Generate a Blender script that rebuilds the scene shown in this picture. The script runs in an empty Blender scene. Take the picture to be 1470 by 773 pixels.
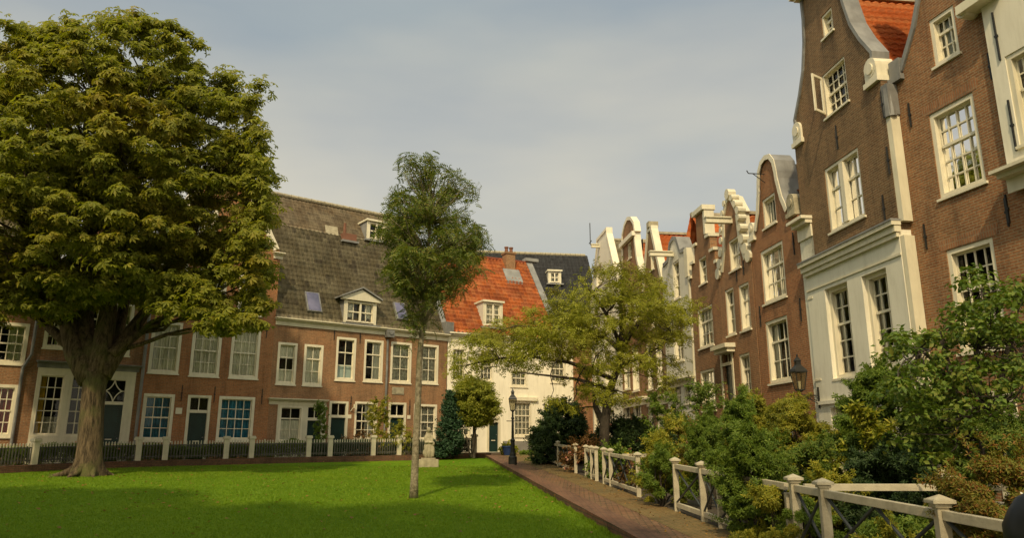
import bpy, bmesh, math, random
import numpy as np
from mathutils import Vector, Matrix
from mathutils.geometry import tessellate_polygon, delaunay_2d_cdt
R_ = math.radians
rng = np.random.default_rng(7); random.seed(7)
sc = bpy.context.scene
COL = sc.collection

# ------------------------------------------------------------------ camera, sky, sun, exposure
F = 1063.; CX = 735.; CY = 386.5; PIT = math.atan(253.5/F); EYE = 1.55; SL = .026   # the court rises gently away from the viewer
cp, sp = math.cos(PIT), math.sin(PIT)
cam = bpy.data.cameras.new('camera'); co = bpy.data.objects.new('camera', cam); COL.objects.link(co)
co.location = (0, 0, EYE); co.rotation_euler = (math.pi/2 + PIT, 0, 0)
cam.sensor_width = 36; cam.lens = F/1470*36; cam.clip_start = .05; cam.clip_end = 2000
sc.camera = co
SUN_EL, SUN_TO = R_(46), Vector((-.17, -.985, 0)).normalized()   # horizontal direction towards the sun
sun = bpy.data.lights.new('sun', 'SUN'); sun.energy = 2.8; sun.angle = R_(2.0); sun.color = (1, .81, .48)
so = bpy.data.objects.new('sun', sun); COL.objects.link(so)
tosun = Vector((SUN_TO.x*math.cos(SUN_EL), SUN_TO.y*math.cos(SUN_EL), math.sin(SUN_EL)))
so.rotation_euler = tosun.to_track_quat('Z', 'Y').to_euler(); so.location = (0, 0, 60)
w = bpy.data.worlds.new('World'); sc.world = w; w.use_nodes = True
nt = w.node_tree; nt.nodes.clear()
N = nt.nodes.new
out = N('ShaderNodeOutputWorld'); bg = N('ShaderNodeBackground'); sky = N('ShaderNodeTexSky')
sky.sky_type = 'NISHITA'; sky.sun_disc = False; sky.sun_elevation = SUN_EL
sky.sun_rotation = math.atan2(SUN_TO.x, SUN_TO.y); sky.air_density = 1.0; sky.dust_density = 2.5; sky.ozone_density = 1.5
tc = N('ShaderNodeTexCoord'); mp = N('ShaderNodeMapping'); mp.inputs['Scale'].default_value = (1, 1, 3.2)
no = N('ShaderNodeTexNoise'); no.inputs['Scale'].default_value = 1.7; no.inputs['Detail'].default_value = 7; no.inputs['Roughness'].default_value = .5
nt.links.new(tc.outputs['Generated'], mp.inputs[0]); nt.links.new(mp.outputs[0], no.inputs['Vector'])
cr = N('ShaderNodeMapRange'); cr.inputs[1].default_value = .34; cr.inputs[2].default_value = .66; cr.inputs[3].default_value = .72; cr.inputs[4].default_value = 1.0
nt.links.new(no.outputs['Fac'], cr.inputs[0])
# thin high cloud veil: warm grey near the horizon, a little bluer above
sx = N('ShaderNodeSeparateXYZ'); nt.links.new(tc.outputs['Generated'], sx.inputs[0])
vr = N('ShaderNodeMapRange'); vr.inputs[1].default_value = .12; vr.inputs[2].default_value = .55
nt.links.new(sx.outputs['Z'], vr.inputs[0])
veil = N('ShaderNodeMix'); veil.data_type = 'RGBA'
veil.inputs['A'].default_value = (6.35, 5.85, 4.6, 1); veil.inputs['B'].default_value = (3.2, 3.65, 3.8, 1)
# soft cloud bands drift the veil between warm grey and pale blue
n2 = N('ShaderNodeTexNoise'); n2.inputs['Scale'].default_value = 1.1; n2.inputs['Detail'].default_value = 5; n2.inputs['Roughness'].default_value = .45; nt.links.new(mp.outputs[0], n2.inputs['Vector'])
n2m = N('ShaderNodeMapRange'); n2m.inputs[1].default_value = .3; n2m.inputs[2].default_value = .7; n2m.inputs[3].default_value = -.6; n2m.inputs[4].default_value = .6; nt.links.new(n2.outputs['Fac'], n2m.inputs[0])
ad = N('ShaderNodeMath'); ad.operation = 'ADD'; ad.use_clamp = True; nt.links.new(vr.outputs[0], ad.inputs[0]); nt.links.new(n2m.outputs[0], ad.inputs[1])
nt.links.new(ad.outputs[0], veil.inputs['Factor'])
mx = N('ShaderNodeMix'); mx.data_type = 'RGBA'
nt.links.new(cr.outputs[0], mx.inputs['Factor']); nt.links.new(sky.outputs[0], mx.inputs['A']); nt.links.new(veil.outputs['Result'], mx.inputs['B'])
# hazy air glows round the (veiled) sun behind the viewer
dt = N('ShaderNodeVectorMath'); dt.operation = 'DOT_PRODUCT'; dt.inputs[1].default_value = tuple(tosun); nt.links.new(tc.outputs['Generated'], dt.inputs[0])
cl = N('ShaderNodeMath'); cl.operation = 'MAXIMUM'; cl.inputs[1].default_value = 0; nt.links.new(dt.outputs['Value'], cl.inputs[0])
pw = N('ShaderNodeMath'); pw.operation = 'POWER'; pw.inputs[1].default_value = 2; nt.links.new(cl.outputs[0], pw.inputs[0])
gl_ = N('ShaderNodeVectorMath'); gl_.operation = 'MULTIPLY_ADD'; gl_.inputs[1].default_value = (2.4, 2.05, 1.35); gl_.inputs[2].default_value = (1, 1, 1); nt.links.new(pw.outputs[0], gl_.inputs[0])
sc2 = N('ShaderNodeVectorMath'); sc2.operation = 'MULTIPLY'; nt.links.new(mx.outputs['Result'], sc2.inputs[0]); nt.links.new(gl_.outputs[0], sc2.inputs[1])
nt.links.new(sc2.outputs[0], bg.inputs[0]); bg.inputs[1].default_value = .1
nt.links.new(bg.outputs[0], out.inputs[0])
sc.view_settings.view_transform = 'Standard'; sc.view_settings.look = 'None'; sc.view_settings.exposure = .25; sc.view_settings.gamma = 1
sc.render.engine = 'CYCLES'
sc.cycles.max_bounces = 6; sc.cycles.transparent_max_bounces = 12

# ------------------------------------------------------------------ measuring helpers (a photo point -> a point of the place)
def ray(px, py):
    a = (px-CX)/F; v = (CY-py)/F
    return (a, cp-v*sp, sp+v*cp)
def G(px, py, off=0.):
    r = ray(px, py); t = (-EYE+off)/(r[2]-SL*r[1]); return Vector((r[0]*t, r[1]*t, EYE+r[2]*t))
def WP(px, py, Y):
    r = ray(px, py); t = Y/r[1]; return Vector((r[0]*t, Y, EYE+r[2]*t))
def gz(y): return SL*min(y, 60)
class Fr:
    def __init__(s, x, y, az):
        s.x, s.y, s.az = x, y, az; s.d = (math.cos(az), math.sin(az))
    def uv(s, px, py, D=0.):
        r = ray(px, py); n = (-s.d[1], s.d[0]); ox = s.x+n[0]*D; oy = s.y+n[1]*D
        t = (ox*n[0]+oy*n[1])/(r[0]*n[0]+r[1]*n[1])
        X, Y, Z = r[0]*t, r[1]*t, EYE+r[2]*t
        return ((X-s.x)*s.d[0]+(Y-s.y)*s.d[1], Z-gz(s.y))
    def pt(s, u, D=0.):
        return (s.x+s.d[0]*u-s.d[1]*D, s.y+s.d[1]*u+s.d[0]*D)

# ------------------------------------------------------------------ object helpers
def tag(o, label=None, cat=None, group=None, kind=None):
    if label: o['label'] = label
    if cat: o['category'] = cat
    if group: o['group'] = group
    if kind: o['kind'] = kind
    return o
def empty(name, loc, rz=0., **k):
    o = bpy.data.objects.new(name, None); COL.objects.link(o); o.empty_display_size = .2
    o.location = loc; o.rotation_euler = (0, 0, rz); return tag(o, **k)
def copy_tree(o, parent=None):
    c = o.copy(); COL.objects.link(c); c.parent = parent
    for ch in [x for x in bpy.data.objects if x.parent == o]: copy_tree(ch, c)
    return c
class MB:
    def __init__(s): s.v = []; s.f = []
    def add(s, vs, fs):
        n = len(s.v); s.v += [tuple(x) for x in vs]; s.f += [tuple(i+n for i in f) for f in fs]; return s
    def box(s, x0, x1, y0, y1, z0, z1):
        if x0 > x1: x0, x1 = x1, x0
        if y0 > y1: y0, y1 = y1, y0
        if z0 > z1: z0, z1 = z1, z0
        return s.add([(x0,y0,z0),(x1,y0,z0),(x1,y1,z0),(x0,y1,z0),(x0,y0,z1),(x1,y0,z1),(x1,y1,z1),(x0,y1,z1)],
                     [(0,3,2,1),(4,5,6,7),(0,1,5,4),(1,2,6,5),(2,3,7,6),(3,0,4,7)])
    def beam(s, p, q, w, h, up=(0,0,1)):
        p, q = Vector(p), Vector(q); d = (q-p).normalized(); a = d.cross(Vector(up))
        if a.length < 1e-4: a = d.cross(Vector((1,0,0)))
        a.normalize(); b = a.cross(d).normalized(); vs = []
        for c in (p, q):
            for i, j in ((-1,-1),(1,-1),(1,1),(-1,1)): vs.append(c+a*i*w/2+b*j*h/2)
        return s.add(vs, [(0,1,2,3),(7,6,5,4),(0,4,5,1),(1,5,6,2),(2,6,7,3),(3,7,4,0)])
    def tube(s, pts, rad, n=8, wob=0.):
        pts = [Vector(p) for p in pts]; base = len(s.v); vs = []; m = len(pts)
        for i, p in enumerate(pts):
            d = (pts[min(i+1, m-1)]-pts[max(i-1, 0)]).normalized()
            a = d.cross(Vector((0.13, 1, 0.07))).normalized(); b = d.cross(a).normalized()
            for k in range(n):
                t = 2*math.pi*k/n; rr = rad[i]*(1+wob*math.sin(3*t+i*.7)+wob*random.uniform(-.5, .5))
                vs.append(p+(a*math.cos(t)+b*math.sin(t))*rr)
        fs = [(i*n+k, i*n+(k+1) % n, (i+1)*n+(k+1) % n, (i+1)*n+k) for i in range(m-1) for k in range(n)]
        fs.append(tuple(range(n-1, -1, -1))); fs.append(tuple((m-1)*n+k for k in range(n)))
        return s.add(vs, fs)
    def lathe(s, prof, c=(0,0,0), n=12, rot=0.):
        vs = [(c[0]+r*math.cos(rot+2*math.pi*k/n), c[1]+r*math.sin(rot+2*math.pi*k/n), c[2]+z) for r, z in prof for k in range(n)]
        m = len(prof)
        fs = [(i*n+k, i*n+(k+1) % n, (i+1)*n+(k+1) % n, (i+1)*n+k) for i in range(m-1) for k in range(n)]
        fs.append(tuple(range(n-1, -1, -1))); fs.append(tuple((m-1)*n+k for k in range(n)))
        return s.add(vs, fs)
    def plate(s, outline, holes, y0, y1):
        """a slab in the x-z plane with real openings, from depth y0 to y1"""
        loops = [list(outline)]+[list(h) for h in holes]
        flat = [p for l in loops for p in l]; n = len(flat); ed = []; k = 0
        for l in loops: m = len(l); ed += [(k+i, k+(i+1) % m) for i in range(m)]; k += m
        def inp(poly, x, y):
            c = False
            for i in range(len(poly)):
                (x1, y1), (x2, y2) = poly[i], poly[(i+1) % len(poly)]
                if (y1 > y) != (y2 > y) and x < (x2-x1)*(y-y1)/(y2-y1)+x1: c = not c
            return c
        dv, de, df, *_ = delaunay_2d_cdt([Vector(p) for p in flat], ed, [], 0, 1e-5)
        nv = len(dv); fs = []; vs = [(p.x, y0, p.y) for p in dv]+[(p.x, y1, p.y) for p in dv]
        for f in df:
            cx = sum(dv[i].x for i in f)/len(f); cy = sum(dv[i].y for i in f)/len(f)
            if not inp(loops[0], cx, cy) or any(inp(h, cx, cy) for h in loops[1:]): continue
            fs.append(tuple(f)); fs.append(tuple(i+nv for i in f[::-1]))
        base = len(vs); vs += [(x, y0, z) for x, z in flat]+[(x, y1, z) for x, z in flat]
        k = 0
        for l in loops:
            m = len(l)
            for i in range(m): j = (i+1) % m; fs.append((base+k+j, base+k+i, base+k+i+n, base+k+j+n))
            k += m
        return s.add(vs, fs)
    def ribbon(s, path, wd, y0, y1, o=.03):
        """a coping following a path in the x-z plane; wd goes to the right-hand side of the path"""
        P = [Vector(p) for p in path]; m = len(P); vs = []
        for i in range(m):
            d = (P[min(i+1, m-1)]-P[max(i-1, 0)]).normalized(); nn = Vector((d.y, -d.x))
            a = P[i]-nn*o; b = P[i]+nn*wd
            vs += [(a.x, y0, a.y), (b.x, y0, b.y), (b.x, y1, b.y), (a.x, y1, a.y)]
        fs = []
        for i in range(m-1):
            for k in range(4): fs.append((i*4+k, i*4+(k+1) % 4, i*4+4+(k+1) % 4, i*4+4+k))
        fs += [(0,3,2,1), tuple(4*(m-1)+k for k in range(4))]
        return s.add(vs, fs)
    def build(s, name, m, parent=None, smooth=False, bevel=0):
        me = bpy.data.meshes.new(name); me.from_pydata([tuple(v) for v in s.v], [], s.f)
        if bevel or not smooth:
            bm = bmesh.new(); bm.from_mesh(me); bmesh.ops.remove_doubles(bm, verts=bm.verts, dist=1e-5); bmesh.ops.recalc_face_normals(bm, faces=bm.faces); bm.to_mesh(me); bm.free()
        me.materials.append(m); me.update()
        if smooth: me.polygons.foreach_set('use_smooth', [True]*len(me.polygons))
        o = bpy.data.objects.new(name, me); COL.objects.link(o); o.parent = parent
        if bevel:
            b = o.modifiers.new('bevel', 'BEVEL'); b.width = bevel; b.segments = 2
        return o
def npmesh(name, verts, faces_flat, k, m, parent=None, smooth=False):
    """verts (n,3); faces_flat: flat index array of k-gons"""
    me = bpy.data.meshes.new(name); me.vertices.add(len(verts)); me.vertices.foreach_set('co', verts.astype(np.float32).ravel())
    nf = len(faces_flat)//k; me.loops.add(len(faces_flat)); me.loops.foreach_set('vertex_index', faces_flat.astype(np.int32))
    me.polygons.add(nf); me.polygons.foreach_set('loop_start', np.arange(0, nf*k, k, dtype=np.int32))
    try: me.polygons.foreach_set('loop_total', np.full(nf, k, dtype=np.int32))
    except Exception: pass
    if smooth: me.polygons.foreach_set('use_smooth', np.ones(nf, dtype=bool))
    me.update(calc_edges=True); me.validate(); me.materials.append(m)
    o = bpy.data.objects.new(name, me); COL.objects.link(o); o.parent = parent; return o

# ------------------------------------------------------------------ materials
def newmat(name):
    m = bpy.data.materials.new(name); m.use_nodes = True; t = m.node_tree; p = t.nodes['Principled BSDF']; return m, t, p
def nd(t, kind, **k):
    n = t.nodes.new(kind)
    for a, b in k.items(): setattr(n, a, b)
    return n
def ramp(t, stops, fac):
    r = nd(t, 'ShaderNodeValToRGB'); e = r.color_ramp.elements
    while len(e) < len(stops): e.new(.5)
    for i, (p, c) in enumerate(stops): e[i].position = p; e[i].color = (*c, 1)
    t.links.new(fac, r.inputs[0]); return r.outputs[0]
def noise(t, scale, detail=4, vec=None, rough=.55):
    n = nd(t, 'ShaderNodeTexNoise'); n.inputs['Scale'].default_value = scale; n.inputs['Detail'].default_value = detail
    n.inputs['Roughness'].default_value = rough
    if vec is not None: t.links.new(vec, n.inputs['Vector'])
    return n.outputs['Fac']
def mixc(t, a, b, fac, mode='MIX'):
    m = nd(t, 'ShaderNodeMix', data_type='RGBA', blend_type=mode)
    for sock, v in ((m.inputs['Factor'], fac), (m.inputs['A'], a), (m.inputs['B'], b)):
        if hasattr(v, 'is_linked') or hasattr(v, 'links'): t.links.new(v, sock)
        elif isinstance(v, (int, float)): sock.default_value = v
        else: sock.default_value = (*v, 1)
    return m.outputs['Result']
def bump(t, p, h, s, d=.02):
    b = nd(t, 'ShaderNodeBump'); b.inputs['Strength'].default_value = s; b.inputs['Distance'].default_value = d
    t.links.new(h, b.inputs['Height']); t.links.new(b.outputs[0], p.inputs['Normal'])
def objco(t): return nd(t, 'ShaderNodeTexCoord').outputs['Object']
def plain(name, c, rough=.6, var=.12, sc_=3., metal=0., bmp=.0, spec=.4):
    m, t, p = newmat(name); v = objco(t); f = noise(t, sc_, 5, v)
    d = tuple(x*(1-var*1.6) for x in c); l = tuple(min(1, x*(1+var*.6)) for x in c)
    mq = nd(t, 'ShaderNodeMapping'); mq.inputs['Scale'].default_value = (2.2, 2.2, .3); t.links.new(v, mq.inputs[0])
    c = mixc(t, ramp(t, [(.25, d), (.75, l)], f), ramp(t, [(.3, (.80, .79, .76)), (.55, (1, 1, 1))], noise(t, 2.4, 7, mq.outputs[0], .7)), .75, 'MULTIPLY')
    t.links.new(c, p.inputs['Base Color'])
    p.inputs['Roughness'].default_value = rough; p.inputs['Metallic'].default_value = metal
    p.inputs['Specular IOR Level'].default_value = spec
    if bmp: bump(t, p, noise(t, sc_*8, 4, v), bmp, .02)
    return m
def wallco(t):
    """x+y as the run of a wall, z as its height: works on fronts and on end walls alike"""
    s = nd(t, 'ShaderNodeSeparateXYZ'); t.links.new(objco(t), s.inputs[0])
    a = nd(t, 'ShaderNodeMath', operation='ADD'); t.links.new(s.outputs[0], a.inputs[0]); t.links.new(s.outputs[1], a.inputs[1])
    c = nd(t, 'ShaderNodeCombineXYZ'); t.links.new(a.outputs[0], c.inputs[0]); t.links.new(s.outputs[2], c.inputs[1]); return c.outputs[0]
def brick(name, c1, c2, mortar, bw=.2, bh=.062, ms=.011, bmp=.5, stain=.35, co_=None, off=.5):
    m, t, p = newmat(name); v = co_(t) if co_ else wallco(t)
    b = nd(t, 'ShaderNodeTexBrick'); b.offset = off; b.inputs['Scale'].default_value = 1
    b.inputs['Brick Width'].default_value = bw; b.inputs['Row Height'].default_value = bh; b.inputs['Mortar Size'].default_value = ms
    b.inputs['Mortar Smooth'].default_value = .3; b.inputs['Bias'].default_value = -.1
    b.inputs['Color1'].default_value = (*c1, 1); b.inputs['Color2'].default_value = (*c2, 1); b.inputs['Mortar'].default_value = (*mortar, 1)
    t.links.new(v, b.inputs['Vector'])
    mpz = nd(t, 'ShaderNodeMapping'); mpz.inputs['Scale'].default_value = (1.6, .22, 1); t.links.new(v, mpz.inputs[0]); f5 = noise(t, 1.3, 6, mpz.outputs[0], .7)
    f = noise(t, .55, 6, v, .62); st = ramp(t, [(.3, (1-stain,)*3), (.5, (1, 1, 1)), (.72, (1.0, 1-stain*.35, 1-stain*.5))], f)
    c = mixc(t, b.outputs['Color'], st, 1., 'MULTIPLY')
    f2 = noise(t, 14, 3, v); c = mixc(t, c, ramp(t, [(.3, (.74, .74, .74)), (.7, (1.14, 1.12, 1.1))], f2), 1., 'MULTIPLY')
    c = mixc(t, c, ramp(t, [(.32, (.62, .62, .64)), (.5, (1, 1, 1)), (.7, (1.12, 1.08, 1.04))], f5), .9, 'MULTIPLY')
    hs_ = nd(t, 'ShaderNodeHueSaturation'); hs_.inputs['Saturation'].default_value = 1.04; hs_.inputs['Value'].default_value = .88; t.links.new(c, hs_.inputs['Color']); c = hs_.outputs[0]
    t.links.new(c, p.inputs['Base Color']); p.inputs['Roughness'].default_value = .85; p.inputs['Specular IOR Level'].default_value = .25
    iv = nd(t, 'ShaderNodeMath', operation='SUBTRACT'); iv.inputs[0].default_value = 1; t.links.new(b.outputs['Fac'], iv.inputs[1])
    bump(t, p, iv.outputs[0], bmp, .012); return m
def tiles(name, cols, pw, ph, patch, sp_=.5):
    """colour of each tile by itself, over patches of weathering"""
    m, t, p = newmat(name); v = objco(t)
    sn = nd(t, 'ShaderNodeVectorMath', operation='SNAP'); t.links.new(v, sn.inputs[0]); sn.inputs[1].default_value = (pw, 99., ph)
    wn = nd(t, 'ShaderNodeTexWhiteNoise', noise_dimensions='3D'); t.links.new(sn.outputs[0], wn.inputs['Vector'])
    n = len(cols); c = ramp(t, [(i/(n-1), cc) for i, cc in enumerate(cols)], wn.outputs['Value'])
    f = noise(t, .9, 6, v, .65); c = mixc(t, c, ramp(t, [(.32, patch), (.6, (1, 1, 1))], f), 1., 'MULTIPLY')
    f2 = noise(t, 18, 4, v); c = mixc(t, c, ramp(t, [(.3, (.7, .7, .68)), (.7, (1.1, 1.1, 1.1))], f2), .8, 'MULTIPLY')
    t.links.new(c, p.inputs['Base Color']); p.inputs['Roughness'].default_value = .8; p.inputs['Specular IOR Level'].default_value = .3
    bump(t, p, f2, .3, .01); return m
def leafmat(name, cols, patchc=None, pscale=.35, trans=.35, plo=.5, phi=.68):
    m, t, p = newmat(name); t.nodes.remove(p); o = t.nodes['Material Output']
    g = nd(t, 'ShaderNodeNewGeometry'); n = len(cols)
    c = ramp(t, [(i/(n-1), cc) for i, cc in enumerate(cols)], g.outputs['Random Per Island'])
    if patchc:
        f = noise(t, pscale, 3, objco(t)); r = nd(t, 'ShaderNodeMapRange'); t.links.new(f, r.inputs[0])
        r.inputs[1].default_value = plo; r.inputs[2].default_value = phi; r.inputs[4].default_value = .85
        a = nd(t, 'ShaderNodeMath', operation='MULTIPLY'); t.links.new(r.outputs[0], a.inputs[0])
        a2 = nd(t, 'ShaderNodeMath', operation='ADD'); t.links.new(g.outputs['Random Per Island'], a2.inputs[0]); a2.inputs[1].default_value = .35
        t.links.new(a2.outputs[0], a.inputs[1]); c = mixc(t, c, patchc, a.outputs[0])
    d = nd(t, 'ShaderNodeBsdfPrincipled'); d.inputs['Roughness'].default_value = .55; d.inputs['Specular IOR Level'].default_value = .25
    t.links.new(c, d.inputs['Base Color'])
    tr = nd(t, 'ShaderNodeBsdfTranslucent'); c2 = mixc(t, c, (1.25, 1.3, .5), 1., 'MULTIPLY'); t.links.new(c2, tr.inputs['Color'])
    s = nd(t, 'ShaderNodeMixShader'); s.inputs[0].default_value = trans
    t.links.new(d.outputs[0], s.inputs[1]); t.links.new(tr.outputs[0], s.inputs[2]); t.links.new(s.outputs[0], o.inputs[0]); return m

def barkmat(name, c1, c2, moss, zs=.22):
    m, t, p = newmat(name); mp_ = nd(t, 'ShaderNodeMapping'); mp_.inputs['Scale'].default_value = (1, 1, zs); t.links.new(objco(t), mp_.inputs[0])
    f = noise(t, 11, 8, mp_.outputs[0], .75); c = ramp(t, [(.38, c1), (.6, c2)], f)
    g = noise(t, 1.1, 4, objco(t)); r = nd(t, 'ShaderNodeMapRange'); r.inputs[1].default_value = .5; r.inputs[2].default_value = .7; t.links.new(g, r.inputs[0])
    t.links.new(mixc(t, c, moss, r.outputs[0]), p.inputs['Base Color']); p.inputs['Roughness'].default_value = .95; p.inputs['Specular IOR Level'].default_value = .15; bump(t, p, f, 1., .06); return m
M = {}
M['brick_red'] = brick('brick_red', (.49, .21, .095), (.38, .155, .07), (.35, .25, .15))
M['brick_brown'] = brick('brick_brown', (.40, .20, .10), (.30, .145, .075), (.35, .26, .165))
M['brick_pale'] = brick('brick_pale', (0.420, 0.230, 0.101), (0.340, 0.180, 0.078), (0.400, 0.300, 0.156))
M['brick_dark'] = brick('brick_dark', (.26, .15, .078), (.175, .10, .052), (.30, .23, .14), stain=.3)
M['brick_orange'] = brick('brick_orange', (.43, .185, .088), (.32, .13, .062), (.35, .26, .16), stain=.3)
M['brick_mid'] = brick('brick_mid', (.36, .175, .085), (.25, .115, .058), (.34, .26, .16), stain=.35)
M['stretcher'] = brick('brick_lintel', (.42, .2, .10), (.31, .145, .075), (.34, .25, .16), bw=.062, bh=.21, off=0)
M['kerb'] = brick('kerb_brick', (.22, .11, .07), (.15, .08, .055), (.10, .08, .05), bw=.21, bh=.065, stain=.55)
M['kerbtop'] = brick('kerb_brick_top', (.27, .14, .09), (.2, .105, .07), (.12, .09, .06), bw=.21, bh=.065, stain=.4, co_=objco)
M['cream'] = plain('cream_paint', (.70, .64, .48), .5, .08, 1.5)
M['white'] = plain('white_paint', (.76, .69, .53), .45, .06, 2.)
M['stucco'] = plain('white_stucco', (.78, .73, .60), .8, .07, .7, bmp=.15)
M['stucco_far'] = plain('limewashed_wall', (.86, .79, .64), .85, .06, .6, bmp=.15)
M['siding'] = plain('white_boarding', (.68, .64, .54), .6, .08, 1.2)
M['stone'] = plain('weathered_stone', (.40, .35, .24), .85, .25, 5., bmp=.4)
M['lead'] = plain('lead_sheet', (.25, .245, .235), .6, .3, 1.6, spec=.5)
M['zinc'] = plain('grey_zinc', (.21, .205, .195), .55, .3, 2., spec=.5)
M['iron'] = plain('black_iron', (.018, .018, .017), .5, .3, 6.)
M['dgreen'] = plain('dark_green_paint', (.012, .035, .03), .35, .2, 3.)
M['plinth'] = plain('grey_plinth', (.27, .25, .22), .85, .2, 1.5, bmp=.3)
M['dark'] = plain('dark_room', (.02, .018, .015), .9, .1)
M['picket'] = plain('picket_paint', (.10, .095, .075), .6, .3, 4.)
M['post'] = plain('post_paint', (.62, .56, .42), .6, .12, 5., bmp=.15)
M['fence'] = plain('old_white_paint', (.50, .44, .32), .65, .2, 4., bmp=.25)
M['brace'] = plain('dark_brace', (.045, .05, .05), .6, .2)
M['bark'] = barkmat('bark', (.03, .023, .015), (.165, .12, .072), (.10, .11, .035), .16)
M['bark_pale'] = barkmat('pale_bark', (.15, .12, .075), (.36, .31, .215), (.2, .19, .10), 1.)
M['bark_dark'] = plain('dark_bark', (.07, .055, .04), .95, .4, 5., bmp=.8)
M['cur_white'] = plain('net_curtain', (.86, .82, .68), .9, .2, 2.)
M['cur_lace'] = plain('lace_curtain', (.74, .7, .56), .9, .45, 7.)
M['cur_blue'] = plain('blue_curtain', (.05, .27, .42), .9, .35, 3.)
M['cur_red'] = plain('red_curtain', (.72, .13, .09), .9, .4, 4.)
M['cur_yellow'] = plain('yellow_curtain', (.8, .5, .07), .9, .3, 4.)
M['frost'] = plain('frosted_screen', (.36, .44, .43), .6, .08, 2.)
M['terracotta'] = plain('terracotta', (.2, .09, .055), .9, .2, 4.)
M['blue_pot'] = plain('blue_glaze', (.02, .045, .14), .25, .2, 4.)
M['tile_grey'] = tiles('weathered_pantile', [(.12, .10, .07), (.19, .16, .105), (.27, .23, .15), (.155, .135, .09), (.25, .21, .135)], .26, .31, (.62, .58, .5))
M['tile_grey2'] = tiles('brownish_pantile', [(.15, .12, .08), (.21, .165, .11), (.27, .215, .14), (.18, .145, .095)], .26, .25, (.7, .6, .5))
M['tile_orange'] = tiles('orange_pantile', [(.52, .14, .035), (.60, .17, .05), (.38, .10, .035), (.60, .21, .075), (.38, .10, .035), (.50, .17, .07)], .26, .265, (.62, .58, .54))
M['tile_orange2'] = tiles('bright_orange_pantile', [(.62, .15, .035), (.7, .19, .05), (.48, .11, .03), (.66, .22, .07)], .25, .25, (.75, .68, .62))
M['tile_red'] = tiles('dark_red_pantile', [(.27, .07, .035), (.36, .10, .045), (.2, .055, .03)], .25, .25, (.55, .5, .5))
M['tile_blue'] = tiles('dark_slate_pantile', [(.045, .045, .05), (.06, .062, .07), (.035, .035, .04)], .25, .25, (.7, .7, .7))

def mk_glass():
    m, t, p = newmat('window_glass'); t.nodes.remove(p); o = t.nodes['Material Output']
    tr = nd(t, 'ShaderNodeBsdfTransparent'); tr.inputs[0].default_value = (.93, .95, .92, 1)
    gl = nd(t, 'ShaderNodeBsdfGlossy'); gl.inputs['Roughness'].default_value = .03; gl.inputs[0].default_value = (.9, .9, .9, 1)
    fr = nd(t, 'ShaderNodeFresnel'); fr.inputs[0].default_value = 1.42
    b = nd(t, 'ShaderNodeBump'); b.inputs['Strength'].default_value = .12; b.inputs['Distance'].default_value = .03
    t.links.new(noise(t, 1.6, 2, objco(t)), b.inputs['Height']); t.links.new(b.outputs[0], gl.inputs['Normal'])
    s = nd(t, 'ShaderNodeMixShader'); t.links.new(fr.outputs[0], s.inputs[0]); t.links.new(tr.outputs[0], s.inputs[1]); t.links.new(gl.outputs[0], s.inputs[2])
    t.links.new(s.outputs[0], o.inputs[0]); return m
M['glass'] = mk_glass()

# ------------------------------------------------------------------ ground, path, lawn
def sheet(name, poly, m, off, kind='structure', sub=0):
    me = bpy.data.meshes.new(name); pts = [Vector((x, y, 0)) for x, y in poly]
    tri = tessellate_polygon([pts]); bm = bmesh.new(); vs = [bm.verts.new((p.x, p.y, 0)) for p in pts]
    for t_ in tri:
        try: bm.faces.new([vs[i] for i in t_])
        except ValueError: pass
    bmesh.ops.recalc_face_normals(bm, faces=bm.faces)
    for yy in (60,): bmesh.ops.bisect_plane(bm, geom=bm.verts[:]+bm.edges[:]+bm.faces[:], plane_co=(0, yy, 0), plane_no=(0, 1, 0))
    for v in bm.verts: v.co.z = gz(v.co.y)+off
    bmesh.ops.recalc_face_normals(bm, faces=bm.faces)
    if sum(f.normal.z for f in bm.faces) < 0: bmesh.ops.reverse_faces(bm, faces=bm.faces)
    bm.to_mesh(me); bm.free(); me.materials.append(m)
    o = bpy.data.objects.new(name, me); COL.objects.link(o); o['kind'] = kind; return o
def ground_mat(name, cols, sc_, rough=.95, bmp=.6):
    m, t, p = newmat(name); v = objco(t); f = noise(t, sc_, 8, v, .7)
    t.links.new(ramp(t, [(.3, cols[0]), (.55, cols[1]), (.75, cols[2])], f), p.inputs['Base Color'])
    p.inputs['Roughness'].default_value = rough; bump(t, p, noise(t, sc_*9, 5, v), bmp, .03); return m
M['soil'] = ground_mat('garden_soil', [(.03, .022, .014), (.055, .04, .025), (.06, .065, .03)], 2.)
def grass_mat():
    m, t, p = newmat('lawn_grass'); v = objco(t)
    f = noise(t, .5, 4, v, .6); c = ramp(t, [(.3, (.105, .20, .006)), (.55, (.138, .245, .008)), (.75, (.17, .265, .011))], f)
    f2 = noise(t, 24, 6, v, .75); c = mixc(t, c, ramp(t, [(.35, (.66, .7, .6)), (.65, (1.22, 1.15, 1.1))], f2), 1., 'MULTIPLY')
    f3 = noise(t, .22, 3, v, .5); c = mixc(t, c, ramp(t, [(.35, (.82, .90, .8)), (.52, (1, 1, 1)), (.68, (1.25, 1.08, 1.1))], f3), 1., 'MULTIPLY')
    f4 = noise(t, 3.2, 6, v, .7); c = mixc(t, c, ramp(t, [(.36, (.8, .84, .7)), (.6, (1.08, 1.04, 1.0))], f4), 1., 'MULTIPLY')
    t.links.new(c, p.inputs['Base Color']); p.inputs['Roughness'].default_value = .9; p.inputs['Specular IOR Level'].default_value = .1
    bump(t, p, noise(t, 90, 4, v), .8, .03); return m
M['grass'] = grass_mat()
M['blade'] = leafmat('grass_blade', [(.11, .205, .006), (.148, .24, .009), (.18, .26, .014), (.13, .22, .008)], trans=.3)
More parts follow.
